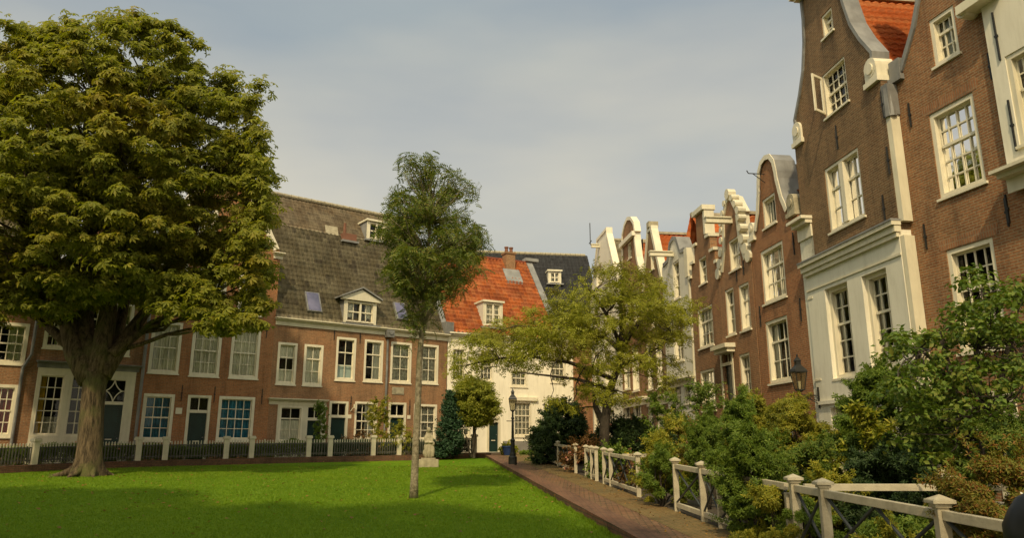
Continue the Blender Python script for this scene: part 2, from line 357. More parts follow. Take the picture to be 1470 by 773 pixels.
def pave_mat():
    def cc(t):
        mp_ = nd(t, 'ShaderNodeMapping'); mp_.inputs['Rotation'].default_value = (0, 0, R_(5)); t.links.new(objco(t), mp_.inputs[0]); return mp_.outputs[0]
    return brick('clinker_paving', (.29, .165, .10), (.18, .10, .068), (.08, .07, .035), bw=.21, bh=.085, ms=.014, stain=.5, co_=cc)
M['pave'] = pave_mat()
def verge_mat():
    def cc(t):
        mp_ = nd(t, 'ShaderNodeMapping'); mp_.inputs['Rotation'].default_value = (0, 0, R_(50)); t.links.new(objco(t), mp_.inputs[0]); return mp_.outputs[0]
    m = brick('mossy_verge', (.27, .17, .085), (.22, .14, .07), (.12, .12, .04), bw=.2, bh=.07, ms=.014, stain=.45, co_=cc)
    return m
M['verge'] = verge_mat()
sheet('ground', [(-400, -200), (400, -200), (400, 600), (-400, 600)], M['soil'], -.03-.3)
LAWN = -.15
E1 = [G(*p, LAWN) for p in [(885, 773), (760, 697)]]
dirR = (E1[1]-E1[0]); dirR = Vector((dirR.x/dirR.y, 1))              # lawn's right edge: x changes dirR.x per metre of y
def edgeR(y, o=0.): return E1[0].x+dirR.x*(y-E1[0].y)+o
corner = G(703, 658, LAWN)
cyy = corner.y-.6
left_edge = [(edgeR(cyy)-.5, cyy+.55)] + [(G(*p, LAWN).x, G(*p, LAWN).y) for p in [(600, 661.5), (400, 666), (200, 671.5), (97, 675.5), (0, 681)]]
dx_, dy_ = left_edge[-1][0]-left_edge[-2][0], left_edge[-1][1]-left_edge[-2][1]; k_ = 22/math.hypot(dx_, dy_)
left_edge.append((left_edge[-1][0]+dx_*k_, left_edge[-1][1]+dy_*k_))
lawn_poly = [(edgeR(-12), -12), (edgeR(cyy), cyy)]+left_edge+[(left_edge[-1][0], -12)]
lawn = sheet('lawn', lawn_poly, M['grass'], LAWN)
# gardens soil bed, paved path beside the lawn
fx = lambda y: 4.22-.084*y                                            # line of the white garden fence
sheet('garden_bed', [(fx(-12)-.02, -12), (16, -12), (16, 60), (fx(60)-3, 60), (fx(40)+.3, 40), (fx(35), 35)], M['soil'], 0.0)
path_pts = [(edgeR(-12)+.42, -12), (fx(-12)-.3, -12), (fx(33)-.3, 33), (fx(33)-.1, 38.6), (3.4, 45.4), (-2.2, 42.2), (-2.2, 40.6), (edgeR(cyy)+.42, cyy)]
sheet('path', path_pts, M['pave'], .0)
sheet('verge', [(fx(-12)-.75, -12), (fx(-12)-.02, -12), (fx(36)-.02, 36), (fx(36)+.3, 44.), (-.8, 43.2), (-.5, 40.6), (fx(34)-1.4, 36), (fx(25)-.8, 25)], M['verge'], .005)
def kerbwall(name, pts, width, h, label):
    """low brick kerb wall following pts (outer side), built in short pieces with a sloping ground under it"""
    mb = MB(); n = len(pts); L = []; 
    for i, p in enumerate(pts):
        a = Vector(pts[max(i-1, 0)]); b = Vector(pts[min(i+1, n-1)]); d = (b-a).normalized(); nn = Vector((-d.y, d.x))
        q = Vector(p)+nn*(-width); L.append((Vector(p), q))
    vs = []
    for p, q in L:
        vs += [(p.x, p.y, gz(p.y)+LAWN-.1), (q.x, q.y, gz(q.y)+LAWN-.1), (q.x, q.y, gz(q.y)+h), (p.x, p.y, gz(p.y)+h)]
    fs = [(i*4+k, i*4+(k+1) % 4, i*4+4+(k+1) % 4, i*4+4+k) for i in range(n-1) for k in range(4)]+[(0, 1, 2, 3), tuple(4*(n-1)+k for k in (3, 2, 1, 0))]
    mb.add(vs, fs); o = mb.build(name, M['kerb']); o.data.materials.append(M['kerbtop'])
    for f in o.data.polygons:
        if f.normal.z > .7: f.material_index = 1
    return tag(o, kind='structure')
rp = [(edgeR(y), y) for y in (-12, 0, 8, 16, 24, 32, cyy)]
kerbwall('path_kerb', rp, .42, .02, '')
lp = [(edgeR(cyy)-.0, cyy+.02)]+left_edge
kerbwall('lawn_kerb', lp, .38, .10, '')
# grass blades: the near and middle part of the lawn, too many to count
def inside(poly, X, Y):
    c = np.zeros(len(X), bool); n = len(poly)
    for i in range(n):
        x1, y1 = poly[i]; x2, y2 = poly[(i+1) % n]
        k = ((y1 > Y) != (y2 > Y)) & (X < (x2-x1)*(Y-y1)/(y2-y1+1e-12)+x1); c ^= k
    return c
def blades():
    n = 260000; Y = 10.5+22*rng.random(n)**1.5; X = (rng.random(n)*1.0-.78)*Y*.95
    k = inside(lawn_poly, X, Y); X, Y = X[k], Y[k]; n = len(X)
    a = rng.random(n)*2*np.pi; h = rng.uniform(.012, .03, n)*(1+Y/60); wd = rng.uniform(.003, .006, n)*(1+Y/22)
    ye = rng.uniform(10, 39, 9000); xe = E1[0].x+dirR.x*(ye-E1[0].y)-np.abs(rng.normal(0, .035, 9000)); ae = rng.random(9000)*6.28; he = rng.uniform(.04, .11, 9000)*(.6+.5*np.sin(ye*3.1)**2); we = rng.uniform(.004, .008, 9000)
    X, Y, a, h, wd = [np.concatenate(q) for q in ((X, xe), (Y, ye), (a, ae), (h, he), (wd, we))]; n = len(X)
    l = rng.normal(0, .5, (n, 2)); z = SL*Y+LAWN
    v = np.empty((n, 3, 3)); v[:, 0] = np.stack([X-np.cos(a)*wd, Y-np.sin(a)*wd, z], 1); v[:, 1] = np.stack([X+np.cos(a)*wd, Y+np.sin(a)*wd, z], 1)
    v[:, 2] = np.stack([X+l[:, 0]*h, Y+l[:, 1]*h, z+h], 1)
    o = npmesh('grass', v.reshape(-1, 3), np.arange(3*n), 3, M['blade']); tag(o, 'short mown green grass of the lawn', 'grass', kind='stuff')
blades()

# ------------------------------------------------------------------ roofs of real pantiles
def roof_sheet(name, m, parent, P0, U, V, width, length, tw, th, amp=.035, step=.03, trim=None):
    """P0 lower left corner, U along the eave, V up the slope (unit vectors, local)"""
    U, V, P0 = Vector(U).normalized(), Vector(V).normalized(), Vector(P0); Nn = U.cross(V).normalized()
    nu = int(math.ceil(width/tw))*6; nr = int(math.ceil(length/th))
    u = np.linspace(0, width, nu+1); ph = (u/tw) % 1.
    prof = amp*(np.sin(2*np.pi*ph)*.6+np.cos(4*np.pi*ph)*.15)
    vv, hh = [], []
    for r in range(nr):
        a = r*th; b = min((r+1)*th, length); vv += [a, b]; hh += [step, 0]
    vv, hh = np.array(vv), np.array(hh)
    row = np.repeat(np.arange(nr), 2); jig = rng.normal(0, .004, (nr, nu//6+1))
    uu, v2 = np.meshgrid(u, vv); H = prof[None, :]+hh[:, None]+jig[row][:, (np.arange(nu+1)//6).clip(0, nu//6)]
    v2 = v2 + .012*np.sin(2*np.pi*ph)[None, :]
    if trim is not None: uu = np.clip(uu, trim(v2)[0], trim(v2)[1])
    sag = -.03*np.sin(np.pi*uu/width)*1.0
    H = H+sag
    A = np.array(P0)[None, None]+uu[..., None]*np.array(U)+v2[..., None]*np.array(V)+H[..., None]*np.array(Nn)
    R, C = uu.shape; i = np.arange(R-1)[:, None]*C+np.arange(C-1)[None]
    f = np.stack([i, i+1, i+1+C, i+C], -1).reshape(-1)
    return npmesh(name, A.reshape(-1, 3), f, 4, m, parent)

# ------------------------------------------------------------------ houses
class H:
    def __init__(s, name, label, cat, fr, pxL, pxR, py=600, group=None, D=0.):
        uL, uR = fr.uv(pxL, py, D)[0], fr.uv(pxR, py, D)[0]; x, y = fr.pt(uL, D)
        s.fr = Fr(x, y, fr.az); s.W = uR-uL; s.holes = []; s.z0 = gz(y)
        s.root = empty(name, (x, y, s.z0), fr.az, label=label, cat=cat, group=group)
    def uv(s, px, py, D=0.): return s.fr.uv(px, py, D)
    def rect(s, xl, xr, yt, yb, D=0.):
        ym, xm = (yt+yb)/2, (xl+xr)/2
        return s.uv(xl, ym, D)[0], s.uv(xr, ym, D)[0], s.uv(xm, yb, D)[1], s.uv(xm, yt, D)[1]
    def window(s, xl, xr, yt, yb, cols=3, rt=2, rb=2, cur=None, fw=.1, y0=-.02, sill=True, hole=True, r=None, label=None, mt='white', lintel=None, bar=.034, D=0., split=None, arch=0.):
        u0, u1, z0, z1 = r or s.rect(xl, xr, yt, yb, D)
        if s.fr.az < 0 and not D: fw *= .72; y0 += .045
        y0 += D
        if hole: s.holes.append([(u0+.01, z0+.01), (u1-.01, z0+.01), (u1-.01, z1-.01), (u0+.01, z1-.01)])
        mb = MB(); yb_ = y0+.19
        mb.box(u0, u0+fw, y0, yb_, z0, z1); mb.box(u1-fw, u1, y0, yb_, z0, z1)
        mb.box(u0+fw, u1-fw, y0, yb_, z1-fw, z1); mb.box(u0+fw, u1-fw, y0, yb_, z0, z0+fw*.9)
        a0, a1, b0, b1 = u0+fw, u1-fw, z0+fw*.9, z1-fw; n = rt+rb
        zm = b0+(b1-b0)*(rb/n if split is None else split)
        # sash stiles and rails; the lower sash sits behind the upper one
        st = .04
        for (q0, q1, yy) in ((b0, zm, y0+.135), (zm, b1, y0+.105)):
            mb.box(a0, a0+st, yy, yy+.03, q0, q1); mb.box(a1-st, a1, yy, yy+.03, q0, q1)
        mb.box(a0+st, a1-st, y0+.09, y0+.165, zm-.03, zm+.035)
        mb.box(a0+st, a1-st, y0+.135, y0+.165, b0, b0+.055); mb.box(a0+st, a1-st, y0+.105, y0+.135, b1-.045, b1)
        for i in range(1, cols):
            x = a0+(a1-a0)*i/cols; mb.box(x-bar/2, x+bar/2, y0+.11, y0+.138, b0+.04, b1-.04)
        for i in range(1, rt):
            z = zm+(b1-zm)*i/rt; mb.box(a0+st, a1-st, y0+.113, y0+.136, z-bar/2, z+bar/2)
        for i in range(1, rb):
            z = b0+(zm-b0)*i/rb; mb.box(a0+st, a1-st, y0+.113, y0+.141, z-bar/2, z+bar/2)
        wn = mb.build('window', M[mt], s.root)
        if label: wn['label'] = label
        yg = y0+.148
        MB().add([(a0, yg, b0), (a1, yg, b0), (a1, yg, b1), (a0, yg, b1)], [(0, 1, 2, 3)]).build('pane', M['glass'], wn)
        if sill: MB().box(u0-.04, u1+.04, -.055 if not D else y0-.07, y0+.02, z0-.06, z0-.002).build('sill', M[mt], wn)
        yc = y0+.22
        def curtain(x0, x1, q0, q1, mt_, am=.03):
            x0 += .003; n_ = max(6, int((x1-x0)/.045)); m_ = MB(); vs = []
            for i in range(n_+1):
                x = x0+(x1-x0)*i/n_; y = yc+am*math.sin(i*1.9)+am*.5*math.sin(i*.83+x*7)
                vs += [(x, y, q0), (x, y, q1)]
            m_.add(vs, [(2*i, 2*i+2, 2*i+3, 2*i+1) for i in range(n_)]); m_.build('curtain', M[mt_], wn)
        if cur == 'white': curtain(a0, a1, b0, b1, 'cur_white')
        elif cur == 'lace': curtain(a0, a1, b0, b1, 'cur_lace')
        elif cur == 'blue': curtain(a0, a1, b0, b1, 'cur_blue', .05)
        elif cur == 'red': curtain(a0, a1, b0, b1, 'cur_red', .05)
        elif cur == 'sides': g = (a1-a0)*.27; curtain(a0, a0+g, b0, b1, 'cur_white', .04); curtain(a1-g, a1, b0, b1, 'cur_white', .04)
        elif cur == 'yellow': curtain(a0, a0+(a1-a0)*.27, b0, b1, 'cur_yellow', .05); curtain(a0+(a1-a0)*.28, a1, b0, b0+(b1-b0)*.3, 'cur_lace')
        elif cur == 'low': curtain(a0, a1, b0, b0+(b1-b0)*.36, 'frost', .0)
        elif cur == 'lowwhite': curtain(a0, a1, b0, b0+(b1-b0)*.62, 'cur_white', .02)
        elif cur == 'updown': curtain(a0, a1, b0, b0+(b1-b0)*.36, 'cur_white', .01); curtain(a0, a1, b0+(b1-b0)*.64, b1, 'cur_white', .02)
        elif cur == 'top': curtain(a0, a1, zm, b1, 'cur_white', .02); curtain(a0, a0+(a1-a0)*.12, b0, zm, 'cur_white')
        elif cur == 'half': curtain(a0+(a1-a0)*.5, a1, b0, b1, 'cur_white')
        # the room behind: a shallow dark recess closes each opening
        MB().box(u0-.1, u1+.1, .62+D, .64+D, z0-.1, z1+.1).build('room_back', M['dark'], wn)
        if lintel:
            e = .12; MB().plate([(u0-e, z1+.005), (u1+e, z1+.005), (u1+e+.06, z1+.24), (u0-e-.06, z1+.24)], [], -.006, .05).build('lintel', M['stretcher'], s.root)
        return wn
    def door(s, xl, xr, yt, yb, ytr, cols=2, mat='dgreen', frame='cream', r=None, star=False, hole=True, glass=False):
        u0, u1, z0, z1 = r or s.rect(xl, xr, yt, yb); z0 = min(z0, 0.05); z0 = .03
        zt = s.uv((xl+xr)/2, ytr)[1] if r is None else z1-.75
        if hole: s.holes.append([(u0+.01, z0+.01), (u1-.01, z0+.01), (u1-.01, z1-.01), (u0+.01, z1-.01)])
        fw = .13; mb = MB()
        mb.box(u0, u0+fw, -.03, .12, z0, z1); mb.box(u1-fw, u1, -.03, .12, z0, z1)
        mb.box(u0+fw, u1-fw, -.03, .12, z1-fw*.8, z1); mb.box(u0+fw, u1-fw, -.045, .12, zt-.05, zt+.06)
        fr = mb.build('door_frame', M[frame], s.root)
        a0, a1 = u0+fw, u1-fw; mb = MB(); q0, q1 = zt+.06, z1-fw*.8
        if star:
            c, h_ = (a0+a1)/2, (q0+q1)/2; rx, rz = (a1-a0)/2, (q1-q0)/2; loop = []
            for k in range(32):
                t = 2*math.pi*k/32; a = abs(math.cos(t))**3*math.copysign(1, math.cos(t)); b = abs(math.sin(t))**3*math.copysign(1, math.sin(t)); loop.append((c+a*rx*.8, h_+b*rz))
            for k in range(32): p, q = loop[k], loop[(k+1) % 32]; mb.beam((p[0], .055, p[1]), (q[0], .055, q[1]), .04, .04, (0, 1, 0))
            mb.box(c-rx, c-rx*.8, .04, .07, h_-.02, h_+.02); mb.box(c+rx*.8, c+rx, .04, .07, h_-.02, h_+.02)
        else:
            for i in range(1, cols): x = a0+(a1-a0)*i/cols; mb.box(x-.02, x+.02, .04, .07, q0, q1)
        mb.box(a0, a1, .035, .075, q1-.03, q1-.001); mb.box(a0, a1, .035, .075, q0+.001, q0+.03)
        tr = mb.build('transom_window', M['white'], s.root)
        MB().add([(a0, .08, q0), (a1, .08, q0), (a1, .08, q1), (a0, .08, q1)], [(0, 1, 2, 3)]).build('pane', M['glass'], tr)
        MB().box(u0, u1, .6, .62, z0, z1).build('room_back', M['dark'], tr)
        mb = MB(); zt2 = zt-.05; mb.box(a0, a1, .07, .11, z0, zt2)
        for (h0, h1) in ((.08, .36), (.42, .93)):                     # raised panels
            q0, q1 = z0+(zt2-z0)*h0, z0+(zt2-z0)*h1; g = (a1-a0)*.16
            for bx in ((a0+g, a1-g, q0, q0+.03), (a0+g, a1-g, q1-.03, q1), (a0+g, a0+g+.03, q0+.031, q1-.031), (a1-g-.03, a1-g, q0+.031, q1-.031)): mb.box(bx[0], bx[1], .055, .07, bx[2], bx[3])
        dl = mb.build('door', M[mat], s.root)
        MB().box((a0+a1)/2-.13, (a0+a1)/2+.13, .04, .056, z0+(zt2-z0)*.39-.02, z0+(zt2-z0)*.39+.025).build('letter_plate', M['cream'], dl)
        MB().tube([(a1-.1, .07, z0+1.0), (a1-.1, .02, z0+1.0)], [.025, .03], 8).build('handle', M['zinc'], dl)
        MB().box(u0-.05, u1+.05, -.35, .1, -.35, z0-.004).build('door_step', M['plinth'], s.root)
    def wall(s, outline, m, t=.3, name='wall'):
        return MB().plate(outline, s.holes, 0, t).build(name, M[m], s.root)
    def body(s, ze, depth, m, m2=None, zb=-.7):
        mb = MB(); mb.box(0.002, .3, .3, depth, zb, ze); mb.box(s.W-.3, s.W-.002, .3, depth, zb, ze); mb.box(.3, s.W-.3, depth-.3, depth-.002, zb, ze)
        mb.build('side_wall', M[m2 or m], s.root)
    def groof(s, zr, ze, m, depth=9., y0=.3, uc=None, ov=.0):
        """ridge running back from the street front"""
        W = s.W; uc = W/2 if uc is None else uc
        for sd in (0, 1):
            e = (-ov if sd == 0 else W+ov); a = Vector((uc-e, 0, zr-ze)); L = a.length; V = a.normalized()
            if sd == 1: roof_sheet('roof', M[m], s.root, (e, y0, ze), (0, 1, 0), V, depth-y0, L, .25, .3)
            else: roof_sheet('roof', M[m], s.root, (e, depth, ze), (0, -1, 0), V, depth-y0, L, .25, .3)
        mb = MB(); mb.box(uc-.12, uc+.12, y0, depth, zr-.03, zr+.09); mb.build('ridge', M['stone'], s.root)
        MB().plate([(0, ze-.02), (W, ze-.02), (uc, zr-.03)], [], depth-.2, depth-.05).build('back_gable', M['brick_mid'], s.root)
    def gable(s, pts, m, uc=None, zb=-.7, cop='cream', copw=.13, copd=.42, sym=True, skip=1, t=.3):
        """pts: (du, z) right half of the gable, from the shoulder up to the apex"""
        W = s.W; uc = W/2 if uc is None else uc
        right = [(uc+d, z) for d, z in pts]; left = [(uc-d, z) for d, z in pts if d > 1e-3]
        ol = [(0, zb)]+([(0, left[0][1])] if left[0][0] > .02 else [])+left+right[::-1]+([(W, right[0][1])] if right[0][0] < W-.02 else [])+[(W, zb)]
        s.wall(ol, m, t)
        if cop:
            path = left[skip:]+right[::-1][:len(right)-skip]
            MB().ribbon(path, copw, -.05, copd).build('coping', M[cop], s.root)
        return left, right
    def half(s, pxs, uc=None):
        uc = s.W/2 if uc is None else uc
        o = []
        for p in pxs:
            u, z = s.uv(*p); o.append((min(max(u-uc, 0), s.W/2 if uc == s.W/2 else 9), z))
        return o
    def board(s, x0, x1, z0, z1, m='cream', y0=-.12, y1=.0, name='cornice', parent=None): return MB().box(x0, x1, y0, y1, z0, z1).build(name, M[m], parent or s.root)
    def cornice(s, x0, x1, zt, m='cream', h=.35, d=.28, name='cornice'):
        mb = MB(); mb.box(x0, x1, -.05, -.002, zt-h, zt-h*.35); mb.box(x0-.03, x1+.03, -d*.6, -.002, zt-h*.35+.001, zt-h*.15); mb.box(x0-.06, x1+.06, -d, -.002, zt-h*.15+.001, zt)
        return mb.build(name, M[m], s.root)
    def anchor(s, px, py, h=.7):
        u, z = s.uv(px, py); MB().beam((u, -.02, z-h/2), (u, -.02, z+h/2), .028, .035, (0, 1, 0)).box(u-.035, u+.035, -.04, 0, z-.025, z+.025).build('wall_anchor', M['iron'], s.root)

azL = math.atan2(.6, .8)
LF = Fr(-.3138*37.5, 37.5, azL)
# --- L4 long brown brick house with the great grey roof
h4 = H('terraced_house', 'long brown brick house under the steep weathered grey tile roof with a pedimented dormer', 'house', LF, 385, 640, 600)
W4 = h4.W
for a in [(397.5, 425.5, 492.3, 552.6, 2, 1, 2, 'updown'), (435.5, 463, 495.3, 554.4, 2, 1, 2, 'white'), (482, 510.3, 485, 547, 2, 1, 2, 'low'),
          (522.4, 549.5, 488.7, 548.8, 2, 1, 2, 'half'), (560.5, 590.3, 492, 550.5, 2, 1, 2, 'lace'), (603.5, 629, 495.3, 551.5, 2, 1, 2, 'lace')]:
    h4.window(*a, fw=.12)
h4.window(508.5, 541, 577.5, 633, 3, 2, 2, 'half', fw=.11)
h4.window(593.6, 626.7, 581, 633, 3, 2, 2, 'lace', fw=.12)
h4.door(471, 498.4, 576.7, 650, 599); h4.door(556.5, 582, 578.5, 650, 599)
h4.anchor(480, 478, .8); h4.anchor(517, 483, .8)
h4.anchor(503.5, 580, .8); h4.anchor(588, 585, .8)
# shopfront on the left
u0, u1, z0, z1 = h4.rect(397, 467, 580, 640); z0 = -.3
h4.holes.append([(u0, z0), (u1, z0), (u1, z1), (u0, z1)])
wl, dl = h4.holes[:], None; keep = h4.holes; h4.holes = []
h4.window(400, 434, 583, 636, 2, 1, 2, 'lowwhite', fw=.1, sill=False)
h4.door(437, 464, 582, 650, 603)
MB().plate([(u0, z0), (u1, z0), (u1, z1), (u0, z1)], h4.holes, -.03, .12).build('shopfront', M['cream'], h4.root)
h4.holes = keep
h4.cornice(h4.uv(386, 575)[0], h4.uv(468, 577)[0], h4.uv(425, 573.5)[1], h=.3, name='shopfront_cornice')
ze4 = h4.uv(392, 456)[1]
h4.wall([(0, -.7), (W4, -.7), (W4, ze4), (0, ze4)], 'brick_brown')
h4.body(ze4, 9., 'brick_brown')
h4.cornice(0.02, W4, ze4+.02, h=.38, d=.3)
# pale brick skin over the left third
# roof: steep lower slope, gentler upper one
RW = W4
d1, zb1 = 3.2, h4.uv(389.5, 321, 3.2)[1]; d2, zb2 = 5.0, h4.uv(383, 276, 5.)[1]
Vl = Vector((0, d1, zb1-ze4)); roof_sheet('roof', M['tile_grey'], h4.root, (.0, -.1, ze4+.02), (1, 0, 0), Vl, RW, Vl.length, .26, .33, amp=.045, step=.045)
Vu = Vector((0, d2-d1+.1, zb2-zb1)); roof_sheet('upper_roof', M['tile_grey2'], h4.root, (0, d1-.06, zb1-.05), (1, 0, 0), Vu, RW, Vu.length, .26, .3, amp=.04, step=.04)
MB().plate([(0, ze4), (.25, ze4), (.25, zb2), (0, zb2)], [], d2+.3, d2+.5).build('inner_wall', M['brick_mid'], h4.root)
mb = MB()
for i in range(int(RW/.42)): mb.tube([(i*.42, d2, zb2+.02), (i*.42+.40, d2, zb2+.02)], [.13, .115], 8)
mb.build('ridge', M['stone'], h4.root)
MB().add([(0, d2, zb2), (RW, d2, zb2), (RW, 12, ze4), (0, 12, ze4)], [(0, 1, 2, 3)]).build('rear_roof', M['tile_grey2'], h4.root)
for x in (0.05, W4-.25):   # closing gable ends
    MB().add([(x, .0, ze4), (x, d1, zb1-.08), (x, d2, zb2-.08), (x, 12, ze4-.05), (x+.2, 0, ze4), (x+.2, d1, zb1-.08), (x+.2, d2, zb2-.08), (x+.2, 12, ze4-.05)],
             [(0, 1, 2, 3), (7, 6, 5, 4), (0, 4, 5, 1), (1, 5, 6, 2), (2, 6, 7, 3), (3, 7, 4, 0)]).build('end_gable', M['brick_mid'], h4.root)
slope = (zb1-ze4)/d1
def rz(D): return ze4+slope*(D+.1)
# lead verge at the right end
MB().add([(W4-.28, -.12, rz(-.1)+.12), (W4+.06, -.12, rz(-.1)+.12), (W4+.06, d1, rz(d1)+.1), (W4-.28, d1, rz(d1)+.1), (W4-.28, -.12, rz(-.1)-.05), (W4+.06, -.12, rz(-.1)-.05), (W4+.06, d1, rz(d1)-.1), (W4-.28, d1, rz(d1)-.1)],
         [(0, 1, 2, 3), (7, 6, 5, 4), (0, 4, 5, 1), (1, 5, 6, 2), (2, 6, 7, 3), (3, 7, 4, 0)]).build('verge', M['lead'], h4.root)
MB().box(W4-.3, W4+.25, -.3, .2, ze4+.05, ze4+.75).build('gutter_box', M['zinc'], h4.root)
# downpipe with hopper, stone tablet, number tiles
u, z = h4.uv(555.5, 488); MB().tube([(u, -.1, z), (u+.02, -.1, z-2), (u, -.1, 0)], [.06, .06, .06], 8).build('downpipe', M['zinc'], h4.root)
u, z = h4.uv(559, 481); MB().box(u-.3, u+.16, -.32, -.02, z-.18, z+.22).tube([(u-.05, -.32, z+.1), (u-.05, -.36, z+.1)], [.14, .14], 10).build('hopper', M['zinc'], h4.root)
r = h4.rect(562.6, 579.6, 556.5, 567); MB().box(r[0], r[1], -.03, .0, r[2], r[3]).box(r[0]+.07, r[1]-.07, -.045, -.03, r[2]+.06, r[3]-.06).build('stone_tablet', M['stone'], h4.root)
for px, py in ((501.5, 598.7), (586.6, 599.5)): u, z = h4.uv(px, py); MB().box(u-.1, u+.1, -.03, 0, z-.1, z+.1).build('number_tile', M['white'], h4.root)
u, z = h4.uv(503, 590); MB().beam((u, -.01, z-.05), (u+.1, -.22, z+.2), .03, .03).tube([(u+.12, -.25, z+.12), (u+.12, -.25, z+.32)], [.05, .07], 8).build('wall_lamp', M['cream'], h4.root)
# dormers
def dormer(h, px, py_t, py_b, D, pediment=True, cols=2, mt='white', rt=1, rb=1, cheek='lead', name='dormer', roofd=1.6, cur='sides'):
    u0, u1, z0, z1 = h.rect(px[0], px[1], py_t, py_b, D)
    mb = MB(); rd = roofd
    mb.box(u0-.14, u0, D+.02, D+rd, z0-.1, z1+.05); mb.box(u1, u1+.14, D+.02, D+rd, z0-.1, z1+.05)
    dm = mb.build(name, M[cheek], h.root)
    for q in (u0-.14, u1+.002): MB().box(q, q+.138, D-.03, D+.018, z0-.1, z1+.05).build('corner_post', M['cream'], dm)
    if pediment:
        c = (u0+u1)/2; e = .32; hh = (u1-u0)*.30
        MB().plate([(u0-e, z1+.05), (u1+e, z1+.05), (u1+e, z1+.17), (c, z1+.17+hh), (u0-e, z1+.17)], [], D-.16, D+.1).build('pediment', M['cream'], dm)
        mb = MB(); P = (u0-e-.07, z1+.16), (c, z1+.24+hh), (u1+e+.07, z1+.16)
        for a, b in ((P[0], P[1]), (P[1], P[2])): 
            mb.add([(a[0], D-.28, a[1]), (b[0], D-.28, b[1]), (b[0], D+rd, b[1]), (a[0], D+rd, a[1]), (a[0], D-.28, a[1]+.09), (b[0], D-.28, b[1]+.09), (b[0], D+rd, b[1]+.09), (a[0], D+rd, a[1]+.09)],
                   [(0, 1, 2, 3), (7, 6, 5, 4), (0, 4, 5, 1), (1, 5, 6, 2), (2, 6, 7, 3), (3, 7, 4, 0)])
        mb.build('dormer_roof', M['lead'], dm)
    else:
        MB().box(u0-.22, u1+.22, D-.16, D+rd+.3, z1+.05, z1+.17).build('dormer_roof', M['cream'], dm)
    MB().box(u0-.3, u1+.3, D-.25, D+.05, z0-.2, z0-.1).build('flashing', M['lead'], dm)
    hw = h.window(0, 0, 0, 0, cols, rt, rb, cur, r=(u0, u1, z0, z1), hole=False, sill=False, D=D, fw=.07, y0=-.02)
    if cols >= 2: MB().box((u0+u1)/2-.05, (u0+u1)/2+.05, D-.035, D+.07, z0+.06, z1-.07).build('mullion', M['white'], hw)
    return dm
def seat(h, px, py, surf, lift=.12):
    """depth at which the foot of a dormer, seen at px, py, meets the roof surface"""
    D = -.6
    while D < 6 and h.uv(px, py, D)[1] > surf(D): D += .02
    return D-lift
def skylight(h, xs, ys, D):
    u0, u1, z0, z1 = h.rect(xs[0], xs[1], ys[0], ys[1], D); a = (z0-ze4)/slope-.1; b = (z1-ze4)/slope-.1; o = .1
    nv = Vector((0, -(zb1-ze4), d1)).normalized()
    def quad(x0, x1, ya, yb, k): return [tuple(Vector((x, y, rz(y)))+nv*k) for x, y in ((x0, ya), (x1, ya), (x1, yb), (x0, yb))]
    fr = MB().add(quad(u0, u1, a, b, -.02)+quad(u0, u1, a, b, .14), [(0, 3, 2, 1), (0, 1, 5, 4), (1, 2, 6, 5), (2, 3, 7, 6), (3, 0, 4, 7), (4, 5, 6, 7)]).build('skylight', M['zinc'], h.root)
    k = .07; kk = k/slope
    MB().add(quad(u0+k, u1-k, a+kk*.6, b-kk*.6, .15), [(0, 1, 2, 3)]).build('pane', M['skyglass'], fr)
m_, t_, p_ = newmat('skylight_glass'); p_.inputs['Base Color'].default_value = (.10, .10, .17, 1); p_.inputs['Roughness'].default_value = .08; p_.inputs['Specular IOR Level'].default_value = .8
t_.links.new(ramp(t_, [(.3, (.06, .06, .11)), (.7, (.16, .15, .24))], noise(t_, 1.5, 3, objco(t_))), p_.inputs['Base Color']); M['skyglass'] = m_
dormer(h4, (497, 536.8), 434, 463.5, seat(h4, 516, 464, rz, .05), cols=4, rb=1, rt=1, roofd=1.9)
dormer(h4, (529.5, 551), 320.6, 344, seat(h4, 540, 345, lambda D: zb1+(zb2-zb1)/(d2-d1)*(D-d1) if D > d1 else rz(D), .1), pediment=False, cols=2, roofd=1.3, cur=None)
skylight(h4, (437, 458), (421, 451), .6); skylight(h4, (565, 581), (436, 462), .6)
u, z = h4.uv(504, 340, 3.); MB().box(u-.6, u+.25, 2.75, 3.2, z-.35, z+.1).build('chimney', M['terracotta'], h4.root); MB().box(u-.7, u+.35, 2.6, 3.3, z-.47, z-.35).build('flashing', M['lead'], h4.root)
MB().tube([(u-.45, 2.95, z), (u-.45, 2.95, z+.75)], [.1, .08], 8).build('chimney_pot', M['terracotta'], h4.root)
u, z = h4.uv(476, 331, 3.2); MB().add([(u-.4, 3.05, z-.3), (u+.4, 3.05, z-.3), (u+.4, 3.3, z+.3), (u-.4, 3.3, z+.3), (u-.4, 3.2, z-.3), (u+.4, 3.2, z-.3)], [(0, 1, 2, 3), (0, 4, 5, 1)]).build('glass_tile', M['stone'], h4.root)

# --- L3 red brick house with white-coped gable
h3 = H('terraced_house', 'red brick house with blue curtains on the ground floor and a white-edged gable', 'house', LF, 196, 385, 600)
h3.window(215.5, 259.5, 462, 536.6, 3, 2, 2, 'white', fw=.13); h3.window(274.5, 317, 467, 541, 3, 2, 2, 'white', fw=.13); h3.window(331, 372.5, 471, 544, 3, 2, 2, 'white', fw=.13)
h3.window(203, 248, 566, 634, 3, 2, 2, 'blue', fw=.13, label='window with blue curtains left of the door'); h3.window(312, 364, 570, 634, 4, 2, 2, 'blue', fw=.13)
h3.window(342, 378.5, 395, 453, 3, 2, 2, 'white', fw=.13); h3.window(285, 325, 385, 447, 3, 2, 2, 'white', fw=.13); h3.window(228, 268, 375, 440, 3, 2, 2, 'white', fw=.13)
h3.window(278, 312, 290, 350, 2, 2, 2, 'white', fw=.13)
h3.door(266, 300, 568, 650, 592)
